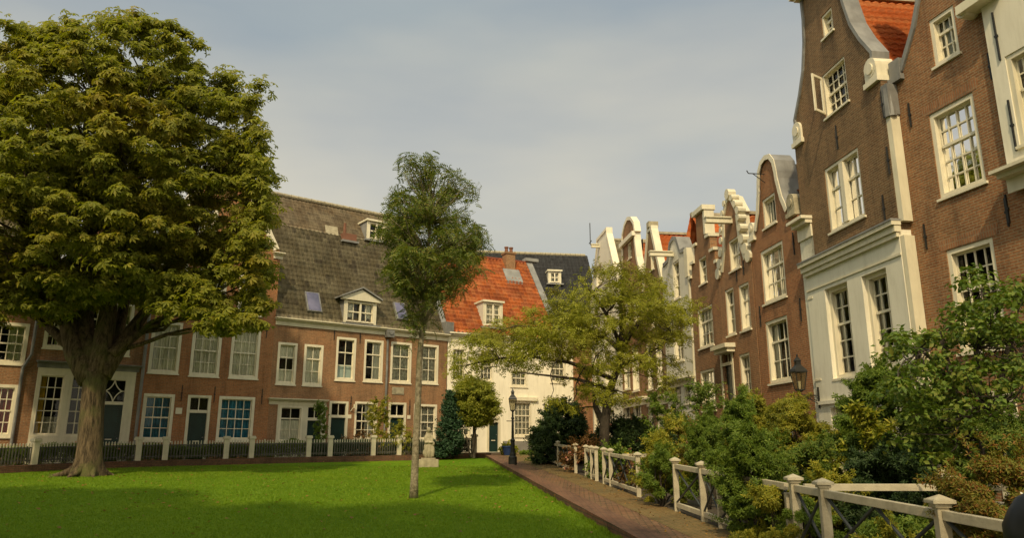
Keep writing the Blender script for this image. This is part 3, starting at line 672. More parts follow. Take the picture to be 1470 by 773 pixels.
for p in ((261, 565), (308, 567), (376, 570), (383, 475)): h3.anchor(*p, .75)
u, z = h3.uv(256.5, 590.6); MB().box(u-.14, u+.14, -.03, 0, z-.14, z+.14).build('number_tile', M['white'], h3.root)
pts = h3.half([(392, 372), (389, 356), (374.6, 289)])
pts[0] = (h3.W/2, pts[0][1]); sl_ = (pts[2][1]-pts[1][1])/(pts[1][0]-pts[2][0]+1e-6)
dn = .9; zn = pts[1][1]+(h3.W/2-dn)*1.75
pts = [(h3.W/2, pts[1][1]-.25), (h3.W/2-.12, pts[1][1]), (dn, zn), (dn, zn+1.), (dn*.6, zn+1.35), (0, zn+1.5)]
h3.gable(pts, 'brick_red', cop='white', copw=.32, copd=.5)
zs3 = pts[0][1]
h3.body(zs3-.1, 10, 'brick_red'); h3.groof(zn-.2, zs3-.05, 'tile_grey', 10)
h3.cornice(h3.W-.35, h3.W+.12, zs3+.02, 'white', h=.3, d=.3, name='shoulder'); h3.cornice(-.1, .35, zs3+.02, 'white', h=.3, d=.3, name='shoulder')
# --- L2 brown house with cream shopfront
h2 = H('terraced_house', 'brown brick house with cream shopfront and star-pattern window over its green door', 'house', LF, 45, 196, 600)
h2.window(66, 100, 425, 501, 3, 2, 3, 'half', fw=.13); h2.window(110, 145, 425, 504, 3, 2, 3, None, fw=.13); h2.window(158, 190, 435, 511, 3, 2, 3, 'lace', fw=.13)
u, z = h2.uv(122, 516); MB().box(u-.42, u+.42, -.05, 0, z-.36, z+.3).tube([(u-.2, -.07, z-.05), (u, -.09, z+.08), (u+.2, -.07, z-.05)], [.07, .12, .07], 8).build('carved_stone', M['cream'], h2.root)
u0, u1, z0, z1 = h2.rect(44, 190, 531, 640); z0 = -.3
u0 = h2.uv(46, 590)[0]; keep = h2.holes+[[(u0, z0), (u1, z0), (u1, z1), (u0, z1)]]; h2.holes = []
h2.window(50, 90, 537, 627, 3, 2, 3, 'yellow', fw=.08, sill=False); h2.window(96, 136, 538, 628, 3, 2, 3, 'half', fw=.08, sill=False)
h2.door(139, 180, 542, 650, 580, star=True)
MB().plate([(u0, z0), (u1, z0), (u1, z1), (u0, z1)], h2.holes, -.03, .12).build('shopfront', M['cream'], h2.root)
h2.holes = keep
h2.cornice(u0-.05, u1+.1, z1+.28, 'lead', h=.28, d=.3, name='shopfront_cornice')
ze2 = h2.uv(195, 395)[1]
dn = .95; zn = ze2+3.0
h2.gable([(h2.W/2, ze2), (h2.W/2-.35, ze2+.1), (dn+.35, ze2+1.0), (dn, ze2+2.0), (dn, zn), (dn*.6, zn+.45), (0, zn+.6)], 'brick_brown', cop='white', copw=.3, copd=.5)
h2.window(100, 124, 370, 410, 2, 1, 2, None, fw=.13, hole=False, y0=-.13) if False else None
h2.body(ze2-.1, 10, 'brick_brown'); h2.groof(zn-.4, ze2-.05, 'tile_grey', 10)
u = h2.W+.02; zt = h2.uv(208, 470)[1]
MB().tube([(u, -.12, zt+3), (u, -.12, 2), (u, -.12, 0)], [.07, .07, .07], 8).build('downpipe', M['zinc'], h2.root)
uA, zA = h2.uv(60, 440); MB().tube([(uA-.1, -.1, zA+1), (uA-.12, -.1, h2.uv(52, 510)[1]), (uA-.35, -.1, h2.uv(46, 530)[1]), (uA-.35, -.1, 0)], [.06]*4, 8).build('downpipe', M['zinc'], h2.root)
# --- L1
h1 = H('terraced_house', 'brown brick house at the left edge with red curtains in the ground floor window', 'house', LF, -120, 45, 600)
h1.window(-18, 39.5, 463, 523, 4, 2, 2, 'half', fw=.13); h1.window(-27, 22, 552, 628, 4, 2, 2, 'red', fw=.13); h1.window(-15, 30, 372, 412, 3, 2, 2, None, fw=.13)
h1.window(-90, -45, 455, 520, 3, 2, 2, 'white', fw=.13); h1.door(-80, -48, 552, 650, 580)
ze1 = h1.uv(30, 330)[1]; h1.wall([(0, -.7), (h1.W, -.7), (h1.W, ze1), (0, ze1)], 'brick_brown'); h1.body(ze1, 9, 'brick_brown'); h1.cornice(0, h1.W, ze1+.02)
V1 = Vector((0, 4.5, 4.5)); roof_sheet('roof', M['tile_grey'], h1.root, (0, -.1, ze1), (1, 0, 0), V1, h1.W, V1.length, .26, .33)
V1 = Vector((0, -4.5, 4.5)); roof_sheet('roof', M['tile_grey'], h1.root, (h1.W, 9., ze1), (-1, 0, 0), V1, h1.W, V1.length, .26, .33)
for x in (.05, h1.W-.2): MB().add([(x, .05, ze1), (x, 9, ze1), (x, 4.45, ze1+4.45), (x+.15, .05, ze1), (x+.15, 9, ze1), (x+.15, 4.45, ze1+4.45)], [(0, 1, 2), (5, 4, 3), (0, 3, 4, 1), (1, 4, 5, 2), (2, 5, 3, 0)]).build('end_gable', M['brick_brown'], h1.root)

# --- white house with the orange roof
azW = math.atan2(.45, .89)
ox, oy = h4.fr.pt(W4)
WF = Fr(ox, oy, azW)
hw = H('terraced_house', 'whitewashed house with orange pantile roof, small dormer and brick chimney at the far end', 'house', WF, 641, 824, 600)
WW = hw.W
hw.window(737, 763.5, 577, 627.5, 4, 2, 3, 'white', fw=.1, label='tall window beside the lamp post')
hw.window(733, 757, 531, 556, 3, 1, 1, 'white', fw=.1); hw.window(648, 668, 500, 548, 3, 2, 2, 'lace', fw=.1); hw.window(688, 708, 505, 548, 3, 2, 2, 'lace', fw=.1)
hw.window(706, 715.5, 590, 601.5, 1, 1, 1, None, fw=.05, sill=False); hw.window(650, 676, 582, 628, 3, 2, 2, 'lace', fw=.1); hw.window(790, 812, 510, 550, 3, 2, 2, 'lace', fw=.1)
hw.door(699, 718, 600, 658, 606)
zeW = hw.uv(643, 478)[1]
hw.wall([(0, -.7), (WW, -.7), (WW, zeW), (0, zeW)], 'stucco_far'); hw.body(zeW, 8, 'stucco_far')
hw.cornice(0, WW+.05, zeW+.03, 'white', h=.55, d=.3)
r = hw.rect(722, 800, 634, 662); MB().box(r[0], r[1], -.08, -.003, -.6, r[3]).build('plinth', M['plinth'], hw.root)
r = hw.rect(731, 771, 571, 576); MB().box(r[0], r[1], -.14, -.003, r[2], r[3]).build('ledge', M['white'], hw.root)
DW = 4.2; zrW = hw.uv(722, 374, DW)[1]; slW = (zrW-zeW)/DW
uRt = hw.uv(757, 377, DW)[0]; uRb = hw.uv(790, 432, 1.7)[0]
uE = max(uRt, 6.0)
VW = Vector((0, DW+.1, zrW-zeW)); LW = VW.length
roof_sheet('roof', M['tile_orange'], hw.root, (0, -.1, zeW+.03), (1, 0, 0), VW, uE, LW, .26, .34, amp=.055, step=.09)
VB = Vector((0, -(8-DW), zrW-zeW)); roof_sheet('roof', M['tile_orange'], hw.root, (uE, 8., zeW+.03), (-1, 0, 0), VB, uE, VB.length, .26, .34, amp=.05, step=.05)
MB().box(0, uE, DW-.12, DW+.1, zrW-.02, zrW+.1).build('ridge', M['tile_red'], hw.root)
def slab(h, x0, x1, ya, za, yb_, zb_, th, m, name):
    MB().add([(x0, ya, za), (x1, ya, za), (x1, yb_, zb_), (x0, yb_, zb_), (x0, ya, za-th), (x1, ya, za-th), (x1, yb_, zb_-th), (x0, yb_, zb_-th)],
             [(0, 1, 2, 3), (7, 6, 5, 4), (0, 4, 5, 1), (1, 5, 6, 2), (2, 6, 7, 3), (3, 7, 4, 0)]).build(name, M[m], h.root)
slab(hw, uE-.15, uE+.3, -.15, zeW+.15, DW, zrW+.22, .4, 'lead', 'verge')
MB().box(uE-.25, uE+.75, DW-.3, DW+.3, zrW+.1, zrW+.32).build('verge_cap', M['lead'], hw.root)
MB().add([(uE-.1, 0, zeW), (uE-.1, 8, zeW), (uE-.1, DW, zrW), (uE+.15, 0, zeW), (uE+.15, 8, zeW), (uE+.15, DW, zrW)], [(0, 1, 2), (5, 4, 3), (0, 3, 4, 1), (1, 4, 5, 2), (2, 5, 3, 0)]).build('end_gable', M['brick_mid'], hw.root)
# flat lead roof over the remaining wing
MB().box(uE+.3, WW, .2, 8, zeW-.2, zeW-.05).build('flat_roof', M['lead'], hw.root)
u, z = hw.uv(730.5, 376, DW-.4); zt_ = hw.uv(730, 361, DW-.4)[1]
ch = MB().box(u-.34, u+.34, DW-.7, DW-.05, z-.8, zt_-.25).box(u-.4, u+.4, DW-.76, DW+.01, zt_-.25, zt_-.13).build('chimney', M['brick_mid'], hw.root)
for k in (-.2, .2): MB().lathe([(.13, 0), (.11, .3), (.15, .34), (.15, .42)], (u+k*.9, DW-.38, zt_-.13), 10).build('chimney_pot', M['terracotta'], ch)
slab(hw, u-.62, u+.62, DW-1.35, rz(0)*0+zeW+slW*(DW-1.35)+.2, DW-.7, zeW+slW*(DW-.7)+.25, .25, 'lead', 'flashing')
dormer(hw, (696.5, 718.5), 436, 468, seat(hw, 707, 470, lambda D: zeW+slW*(D+.1), .05), pediment=False, cols=3, mt='white', rt=2, rb=2, cheek='siding', roofd=2.0, cur='white')

# --- dark-roofed house behind and the brick house in the corner
DF = Fr(*WF.pt(hw.W*.2, 9.5), R_(8))
hd = H('terraced_house', 'house behind the orange roof with long dark slate-coloured roof and one white dormer', 'house', DF, 660, 868, 520)
zeD = hd.uv(760, 470)[1]; hd.wall([(0, -.7), (hd.W, -.7), (hd.W, zeD), (0, zeD)], 'brick_orange'); hd.body(zeD, 9, 'brick_orange')
zrD = hd.uv(770, 365, 4.5)[1]; VD = Vector((0, 4.6, zrD-zeD))
roof_sheet('roof', M['tile_blue'], hd.root, (0, -.1, zeD), (1, 0, 0), VD, hd.W, VD.length, .3, .36, amp=.06, step=.04)
VD = Vector((0, -4.5, zrD-zeD)); roof_sheet('roof', M['tile_blue'], hd.root, (hd.W, 9., zeD), (-1, 0, 0), VD, hd.W, VD.length, .3, .36)
mb = MB()
for i in range(int(hd.W/.42)): mb.tube([(i*.42, 4.5, zrD+.02), (i*.42+.40, 4.5, zrD+.02)], [.14, .12], 8)
mb.build('ridge', M['stone'], hd.root); hd.cornice(0, hd.W, zeD+.02)
for x in (.05, hd.W-.2): MB().add([(x, .05, zeD), (x, 9, zeD), (x, 4.45, zrD-.1), (x+.15, .05, zeD), (x+.15, 9, zeD), (x+.15, 4.45, zrD-.1)], [(0, 1, 2), (5, 4, 3), (0, 3, 4, 1), (1, 4, 5, 2), (2, 5, 3, 0)]).build('end_gable', M['brick_mid'], hd.root)
dormer(hd, (789.5, 803), 391, 406, seat(hd, 796, 408, lambda D: zeD+(zrD-zeD)/4.6*(D+.1), .1), pediment=False, cols=2, cheek='white', roofd=1., cur='sides')

# --- right-hand row
RC, RT = 11., .112
RF = Fr(RC-RT*20, 20, math.atan2(-1, RT))
def core(h, W, zt, m, x0=0.):
    mb = MB(); mb.box(x0+.003, x0+.25, .3, 9, -.7, zt); mb.box(x0+W-.25, x0+W-.003, .3, 9, -.7, zt); mb.box(x0+.25, x0+W-.25, 8.7, 9, -.7, zt)
    return mb.build('side_wall', m, h.root)
def shoulder(h, u0, u1, z0, z1, m='white', y1=.45):
    mb = MB(); mb.box(u0, u1, -.1, y1, z0, z0+.14); mb.box(u0+.05, u1-.05, -.06, y1-.03, z0+.141, z1-.12); c = (u0+u1)/2
    rr = (u1-u0)/2-.05; mb.tube([(c, -.07, z1-.12-.0), (c, y1-.02, z1-.12)], [rr, rr], 14); mb.tube([(c, -.1, z1-.16), (c, -.065, z1-.16)], [rr*.55, rr*.55], 12)
    mb.build('shoulder_stone', M[m], h.root)
def hoist(h, px0, px1, py, L=1.1):
    u, z = h.uv((px0+px1)/2, py); MB().box(u-.1, u+.1, -L, .1, z-.09, z+.09).box(u-.15, u+.15, -L-.02, -.05, z+.091, z+.14).build('hoist_beam', M['cream'], h.root)
# R8
h8 = H('gabled_house', 'tall dark brick bell-gabled house with open attic window above a white plastered ground floor', 'house', RF, 1158, 1299, 390)
W8 = h8.W; uc = W8/2
p8 = h8.half([(1281, 100), (1253, 74), (1240, 50), (1225, 30), (1211.6, 0)])
p8 = [(W8/2, p8[0][1]+.0), (W8/2-.25, p8[0][1]+.05), (p8[1][0], p8[1][1]), (1.62, p8[2][1]), (1.3, p8[3][1]), (1.08, p8[4][1]), (1.0, p8[4][1]+.7), (1.0, 14.2), (.85, 14.55), (.5, 14.9), (0, 15.05)]
h8.window(1179, 1196, 14, 51, 2, 1, 2, None, fw=.1)
h8.window(1180.5, 1217, 90.5, 160, 4, 2, 2, None, fw=.1, label='attic window with its left casement swung open')
h8.window(1185.5, 1238.5, 223, 325, 4, 1, 2, 'top', fw=.13)
r = h8.rect(1185.5, 1238.5, 223, 325); MB().box((r[0]+r[1])/2-.09, (r[0]+r[1])/2+.09, -.015, .16, r[2]+.1, r[3]-.13).build('mullion', M['white'], h8.root)
r = h8.rect(1180.5, 1217, 90.5, 160)
MB().plate([(0, 0), ((r[1]-r[0])*.4, 0), ((r[1]-r[0])*.4, r[3]-r[2]-.2), (0, r[3]-r[2]-.2)], [[(.07, .07), ((r[1]-r[0])*.4-.07, .07), ((r[1]-r[0])*.4-.07, r[3]-r[2]-.27), (.07, r[3]-r[2]-.27)]], -.02, .02).build('open_casement', M['white'], h8.root)
oc = bpy.data.objects['open_casement']; oc.location = (r[0]+.08, -.04, r[2]+.1); oc.rotation_euler = (0, 0, R_(-62))
zc8 = h8.uv(1230, 358)[1]
keepA = h8.holes; h8.holes = []
h8.gable(p8, 'brick_dark', zb=zc8, cop='lead', copw=.07, copd=.42, skip=1)
h8.window(1191, 1225, 406, 544, 3, 2, 3, 'sides', fw=.13) if False else None
keepB = keepA
# rebuild the gable with its openings (the first call had none)
bpy.data.objects.remove([o for o in bpy.data.objects if o.parent == h8.root and o.name.startswith('wall') and 'anchor' not in o.name][-1])
bpy.data.objects.remove([o for o in bpy.data.objects if o.parent == h8.root and o.name.startswith('coping')][-1])
h8.holes = keepA; h8.gable(p8, 'brick_dark', zb=zc8, cop='lead', copw=.07, copd=.42, skip=1)
h8.holes = []
h8.window(1191, 1225.5, 407, 543.5, 3, 2, 3, 'sides', fw=.16, y0=.03); h8.window(1245, 1283, 387, 531, 3, 2, 3, 'sides', fw=.16, y0=.03)
h8.window(1196, 1226, 584, 640, 2, 1, 2, 'half', fw=.13, y0=.03); h8.window(1252, 1284, 584, 640, 2, 1, 2, None, fw=.13, y0=.03)
MB().plate([(0, -.7), (W8, -.7), (W8, zc8), (0, zc8)], h8.holes, -.04, .3).build('plastered_front', M['stucco'], h8.root)
zt = h8.uv(1205, 574)[1]; MB().box(.0, W8, -.1, -.042, zt-.1, zt).build('string_course', M['stucco'], h8.root)
mb = MB(); mb.box(-.06, W8+.08, -.24, -.002, zc8+.1, zc8+.2); mb.box(-.04, W8+.06, -.17, -.002, zc8-.06, zc8+.098); mb.box(-.02, W8+.03, -.12, -.043, zc8-.18, zc8-.062); mb.box(-.01, W8+.02, -.07, -.043, zc8-.62, zc8-.56)
mb.build('cornice', M['cream'], h8.root); MB().box(-.07, W8+.09, -.26, -.002, zc8+.201, zc8+.25).build('lead_cap', M['lead'], h8.root)
shoulder(h8, W8-.58, W8+.02, p8[0][1]-.02, p8[0][1]+.58); shoulder(h8, -.02, .58, p8[0][1]-.02, p8[0][1]+.58)
MB().box(uc-1.2, uc+1.2, -.3, .4, 14.2, 14.38).box(uc-1.1, uc+1.1, -.2, .4, 14.1, 14.2).build('neck_cornice', M['cream'], h8.root)
core(h8, W8, p8[0][1]-.05, M['brick_orange'])
MB().box(W8-.14, W8-.002, .301, .5, -.7, 2).build('pilaster_return', M['cream'], h8.root)
h8.groof(13.6, p8[0][1]+.0, 'tile_orange2', 9, y0=.35)
for p in ((1202, 197), (1276, 230), (1268, 150), (1270, 300)): h8.anchor(*p, .7)
# R7
h7 = H('gabled_house', 'orange brick bell-gabled house with lead-covered right shoulder and two tall windows', 'house', RF, 1084, 1156, 430)
p7 = h7.half([(1144, 303), (1128, 298), (1118.6, 289), (1113, 272), (1112, 240), (1108, 228), (1102, 223.6)])
W7 = h7.W; zs = p7[0][1]; za = p7[-1][1]
p7 = [(W7/2, zs), (W7/2-.15, zs+.05), (W7/2-.5, zs+.2), (W7*.27, zs+.7), (W7*.21, zs+1.4), (W7*.2, za-.75), (W7*.17, za-.35), (W7*.1, za-.08), (0, za)]
h7.window(1094.5, 1114, 280, 325, 4, 1, 1, 'sides', fw=.13, split=.95); h7.window(1093, 1127, 351, 433, 3, 1, 2, 'lace', fw=.16, label='middle tall window'); h7.window(1101, 1134, 456, 550, 3, 1, 2, 'sides', fw=.16)
h7.window(1106, 1138, 590, 640, 3, 1, 2, None, fw=.14)
h7.gable(p7, 'brick_orange', cop='lead', copw=.07, copd=.65, skip=2)
MB().ribbon([(uu, zz) for uu, zz in [(W7/2-d, z) for d, z in p7[2:-1]]+[(W7/2+d, z) for d, z in p7[::-1][:-2]]], .12, -.08, -.051, .05).build('gable_edging', M['white'], h7.root)
core(h7, W7, zs-.05, M['brick_orange'])
h7.groof(za-.35, zs-.1, 'tile_red', 9, y0=.5)
shoulder(h7, W7-.55, W7+.03, zs-.1, zs+.5, 'stone', .7); shoulder(h7, -.03, .45, zs-.1, zs+.5, 'white', .6)
u, z = h7.uv(1097, 250); MB().beam((u, .1, z), (u, -.55, z), .025, .025).beam((u, -.55, z), (u, -.6, z+.1), .025, .025).beam((u, 0, z-.3), (u, -.4, z), .02, .02).build('hook_bracket', M['iron'], h7.root)
for p in ((1150, 445), (1140, 350), (1092, 455)): h7.anchor(*p, .7)
# strip between R7 and R8
hs = H('narrow_house', 'very narrow white plastered house squeezed between the orange brick and dark brick gables', 'house', RF, 1156, 1176, 430)
hs.window(1160.5, 1166, 395, 428, 1, 1, 2, None, fw=.07); hs.window(1168.5, 1176.5, 476, 545, 2, 1, 2, None, fw=.08, r=None)
zs_ = hs.uv(1155, 318)[1]; hs.holes = [[(max(a, .03) if True else a, b) for a, b in h_] for h_ in hs.holes]
hs.holes = [h_ for h_ in hs.holes if max(p[0] for p in h_) < hs.W-.02]
hs.wall([(0, -.7), (hs.W, -.7), (hs.W, zs_), (0, zs_)], 'stucco'); core(hs, hs.W, zs_-.02, M['stucco'])
hs.cornice(-.02, hs.W, zs_+.05, 'white', h=.6, d=.35)
# R6
h6 = H('gabled_house', 'brown brick neck-gabled house trimmed with cream scrolls and a cream hoist beam', 'house', RF, 1035, 1084, 450)
W6 = h6.W; zs = h6.uv(1078, 372)[1]; za = h6.uv(1052, 276)[1]; zn = h6.uv(1066, 302)[1]
p6 = [(W6/2, zs-.1), (W6/2-.1, zs), (W6/2-.35, zs+.15), (W6*.27, zs+.9), (W6*.24, zn), (W6*.28, zn+.05), (W6*.2, zn+.35), (W6*.1, za-.15), (0, za)]
h6.window(1046.5, 1062.5, 341, 388, 4, 1, 1, 'sides', fw=.1); h6.window(1042, 1055, 413, 482, 2, 1, 2, 'sides', fw=.13); h6.window(1061.5, 1077, 406, 475, 2, 1, 2, 'sides', fw=.13)
h6.window(1062.5, 1078, 507, 572, 3, 1, 2, 'lace', fw=.13); h6.window(1065, 1080, 590, 630, 2, 1, 1, None, fw=.12); h6.door(1037, 1055, 503, 600, 523)
h6.gable(p6, 'brick_brown', cop='cream', copw=.16, copd=.4, skip=2)
r = h6.rect(1034, 1056, 496, 502); MB().box(r[0], r[1], -.4, -.002, r[2], r[3]).box(r[0]+.08, r[1]-.08, -.3, -.002, r[2]-.15, r[2]).build('door_canopy', M['cream'], h6.root)
core(h6, W6, zs-.15, M['brick_brown'])
h6.groof(za-.7, zs-.1, 'tile_orange', 9)
mb = MB()                                                               # carved scroll stones each side and cresting
for sg in (-1, 1):
    for k, (d, z, rr) in enumerate(((W6*.47, zs+.12, .22), (W6*.40, zs+.45, .2), (W6*.34, zs+.85, .17), (W6*.30, zs+1.3, .14), (W6*.28, zs+1.7, .12), (W6*.27, zn+.1, .15), (W6*.2, zn+.4, .13), (W6*.12, za-.2, .12))):
        c = W6/2+sg*d; mb.tube([(c, -.09, z), (c, .2, z)], [rr, rr], 10)
mb.tube([(W6/2, -.09, za+.05), (W6/2, .2, za+.05)], [.2, .2], 10); mb.build('scroll_carving', M['cream'], h6.root, smooth=False)
hoist(h6, 1044, 1056, 318, 1.0)
for p in ((1068, 385), (1058, 395)): h6.anchor(*p, .5)
# R5
h5 = H('gabled_house', 'brown brick house with a stepped gable topped by a cream capped block', 'house', RF, 994, 1035, 450)
W5 = h5.W; zA, zB, zC = h5.uv(1030, 377)[1], h5.uv(1023, 352)[1], h5.uv(1015, 331)[1]; zT = h5.uv(1008, 304)[1]
p5 = [(W5/2, zA), (W5*.43, zA), (W5*.43, zA+.55), (W5*.29, zA+.55), (W5*.29, zC-.3), (W5*.17, zC-.3), (W5*.17, zT), (0, zT)]
h5.window(1003.5, 1014.5, 368, 408, 2, 1, 2, 'white', fw=.1); h5.window(1002, 1024, 440, 499, 4, 1, 2, 'white', fw=.13); h5.window(1006, 1027, 530, 590, 4, 1, 2, 'white', fw=.13)
h5.gable(p5, 'brick_mid', cop=None)
mb = MB(); sc5 = W5/2
for sg in (-1, 1):
    for d0, d1_, z in ((.43, .5, zA), (.29, .43, zA+.55), (.17, .29, zC-.3)): a, b = sc5+sg*W5*d0, sc5+sg*(W5*d1_+.05); MB().box(min(a, b), max(a, b), -.08, .38, z, z+.12).build('step_cap', M['cream'], h5.root)
mb.box(sc5-W5*.17-.1, sc5+W5*.17+.1, -.14, .42, zT, zT+.2); mb.box(sc5+W5*.17-.12, sc5+W5*.17+.06, -.05, .36, zC-.1, zT-.002)
mb.build('gable_cap', M['cream'], h5.root)
core(h5, W5, zA-.05, M['brick_mid']); h5.groof(zT-.9, zA-.1, 'tile_red', 9)
# R4
h4r = H('gabled_house', 'narrow white boarded house with a grey lead-capped gable and hoist beam', 'house', RF, 954, 994, 470)
W = h4r.W; zs = h4r.uv(985, 355)[1]; za = h4r.uv(969, 338)[1]
h4r.window(966.5, 976, 374, 430, 2, 1, 2, 'sides', fw=.13); h4r.window(967, 981, 460, 520, 3, 1, 2, 'sides', fw=.13); h4r.window(960, 978, 552, 600, 3, 1, 2, None, fw=.1); h4r.window(982, 991, 550, 580, 2, 1, 1, None, fw=.1)
h4r.gable([(W/2, zs-.1), (W/2-.3, zs), (W*.25, zs+.05), (W*.13, za-.15), (0, za)], 'siding', cop='lead', copw=.16, copd=.6)
MB().box(W-.35, W+.03, -.08, .3, h4r.uv(988, 398)[1], zs-.08).box(W-.12, W+.01, -.05, -.002, 0, zs-1).build('pilaster', M['cream'], h4r.root)
z = h4r.uv(975, 546)[1]; h4r.cornice(0, W, z, 'cream', h=.3, d=.3)
core(h4r, W, zs-.15, M['siding']); h4r.groof(za+1.1, zs-.1, 'tile_orange2', 9, y0=.9); hoist(h4r, 960, 972, 366, 1.1)
# R3
h3r = H('gabled_house', 'narrow dark house with a sharply pointed cream-edged gable', 'house', RF, 925, 954, 470)
W = h3r.W; zs = h3r.uv(951, 398)[1]; za = h3r.uv(937, 323)[1]
h3r.window(933.5, 939, 362, 388, 2, 1, 1, None, fw=.08); h3r.window(928.5, 936.5, 492, 560, 2, 1, 2, 'white', fw=.12); h3r.window(941.5, 951, 490, 558, 2, 1, 2, 'white', fw=.12); h3r.window(934, 946, 430, 470, 3, 1, 2, None, fw=.1)
h3r.window(930, 938, 582, 615, 2, 1, 1, None, fw=.1); h3r.window(943, 952, 580, 615, 2, 1, 1, None, fw=.1)
h3r.gable([(W/2, zs), (W*.12, za-.15), (W*.12, za), (0, za)], 'brick_dark', cop='cream', copw=.2, copd=.3, skip=0)
z = h3r.uv(940, 571)[1]; h3r.cornice(0, W, z, 'cream', h=.4, d=.3)
core(h3r, W, zs-.02, M['brick_dark']); h3r.groof(za-.3, zs-.05, 'tile_orange2', 9)
MB().box(W/2-.2, W/2+.2, -.1, .4, za, za+.3).build('gable_cap', M['stone'], h3r.root)
# R2
h2r = H('gabled_house', 'brown brick neck-gabled house with a round white pediment, above the fine-leaved tree', 'house', RF, 891, 925, 470)
W = h2r.W; zs = h2r.uv(924, 394)[1]; za = h2r.uv(904, 309)[1]; zn = h2r.uv(912, 333)[1]
h2r.window(901, 906.5, 348, 372, 2, 1, 1, 'white', fw=.1); h2r.window(895, 904, 497, 560, 2, 1, 2, 'white', fw=.12); h2r.window(907, 917, 495, 562, 2, 1, 2, 'white', fw=.12); h2r.window(897, 905, 420, 465, 2, 1, 2, 'white', fw=.12); h2r.window(909, 918, 415, 462, 2, 1, 2, 'white', fw=.12)
h2r.window(896, 905, 582, 618, 2, 1, 1, None, fw=.1); h2r.window(909, 921, 580, 618, 3, 1, 1, None, fw=.1)
h2r.gable([(W/2, zs), (W*.45, zs+.2), (W*.34, zs+1.2), (W*.29, zs+2.2), (W*.28, zn), (W*.31, zn+.02), (W*.27, zn+.6), (W*.15, za-.2), (0, za)], 'brick_mid', cop='white', copw=.17, copd=.3, skip=0)
MB().box(W*.5-W*.3, W*.5+W*.3, -.2, -.002, zn-.2, zn+.05).build('pediment_cornice', M['white'], h2r.root)
z = h2r.uv(908, 574)[1]; h2r.cornice(0, W, z, 'cream', h=.4, d=.3)
core(h2r, W, zs-.02, M['brick_mid']); h2r.groof(zn-.2, zs-.05, 'tile_orange', 9)
# R1
h1r = H('gabled_house', 'white gabled house at the far end of the right row with a grey roof', 'house', RF, 848, 891, 470)
W = h1r.W; zs = h1r.uv(880, 400)[1]; za = h1r.uv(862, 338)[1]
h1r.window(856, 864, 380, 410, 2, 1, 1, None, fw=.1)
for a in ((853, 861, 440, 480), (868, 877, 436, 478), (853, 861, 505, 560), (868, 877, 505, 560), (853, 861, 590, 625), (870, 882, 588, 625)): h1r.window(*a, 2, 1, 2, 'sides', fw=.12)
h1r.gable([(W/2, zs-.6), (W/2-.2, zs-.5), (W*.18, za-.4), (W*.18, za), (0, za)], 'stucco', cop='white', copw=.16, copd=.35)
core(h1r, W, zs-.65, M['stucco']); h1r.groof(za-.4, zs-.6, 'tile_grey', 9); hoist(h1r, 857, 864, 354, .55)
u, z = h1r.uv(851, 345); MB().beam((.1, .1, z), (.1, .1, z+1.6), .05, .05).beam((-.3, .1, z+.2), (.5, .1, z+.2), .04, .04).build('chimney_aerial', M['iron'], h1r.root)
# R9: turned a little towards the court
x0, y0 = h8.fr.pt(W8, .28)
RF9 = Fr(x0, y0, math.atan2(-1, .2516))
h9 = H('gabled_house', 'near red-brown brick house with brick lintels over its large white many-paned windows', 'house', RF9, 1306, 1452, 331)
h9.fr = Fr(x0, y0, RF9.az); h9.root.location = (x0, y0, gz(y0)); h9.z0 = gz(y0)
W9 = h9.uv(1446, 200)[0]; h9.W = W9
hx = RF9
h9.window(1335, 1375, 14, 89, 3, 1, 2, 'white', fw=.15)
h9.window(1338.5, 1408.5, 143, 277, 4, 2, 3, 'white', fw=.16, lintel=True); h9.window(1366, 1438, 346, 505, 4, 2, 3, None, fw=.16, lintel=True)
h9.window(1372, 1412, 590, 660, 3, 2, 2, 'sides', fw=.14)
r9 = h9.uv(1425, 575), h9.uv(1462, 575)
zR = h9.uv(1452, 255)[1]; z8 = h9.uv(1300, 107)[1]
pL = [h9.uv(*p) for p in ((1302, 75), (1312, 40), (1319, 0))]
cx9 = h9.uv(1353, 60)[0]; 
Wb = W9+4.6                                                            # brick runs on under the white upper house
h9.door(1428, 1466, 560, 680, 590)
neck = max(.9, cx9-pL[2][0])
ol = [(0, -.7), (Wb, -.7), (Wb, zR), (W9, zR), (W9, z8), (2*cx9-pL[0][0], pL[0][1]), (2*cx9-pL[1][0], pL[1][1]), (2*cx9-pL[2][0], pL[2][1]), (cx9+neck*.95, 14.6), (cx9+.5, 15.2), (cx9-.5, 15.2), (cx9-neck*.95, 14.6), pL[2], pL[1], pL[0], (.35, z8+.15), (0, z8)]
ol = [p for i, p in enumerate(ol)]
if ol[5][0] > W9: ol[5] = (W9-.05, ol[5][1])
h9.wall(ol, 'brick_mid')
MB().ribbon([(.35, z8+.15), pL[0], pL[1], pL[2], (cx9-neck*.95, 14.6), (cx9-.5, 15.2), (cx9+.5, 15.2), (cx9+neck*.95, 14.6), (2*cx9-pL[2][0], pL[2][1]), (2*cx9-pL[1][0], pL[1][1]), ol[5]], .07, -.06, .4, .05).build('coping', M['lead'], h9.root)
MB().box(.0, .42, -.12, .35, z8-.08, z8+.06).box(.05, .38, -.08, .33, z8+.061, z8+.5).build('shoulder_stone', M['lead'], h9.root)
core(h9, W9, z8-.05, M['brick_mid']); core(h9, Wb-W9, zR-.05, M['brick_mid'], W9)
MB().add([(.1, .35, z8), (W9-.1, .35, z8), (cx9, .35, 14.3), (.1, 9, z8), (W9-.1, 9, z8), (cx9, 9, 14.3)], [(0, 3, 5, 2), (1, 2, 5, 4), (3, 4, 5)]).build('roof', M['tile_orange2'], h9.root)
for p in ((1307, 165), (1329, 340), (1422, 95), (1446, 305), (1447, 300)): h9.anchor(*p, .6)
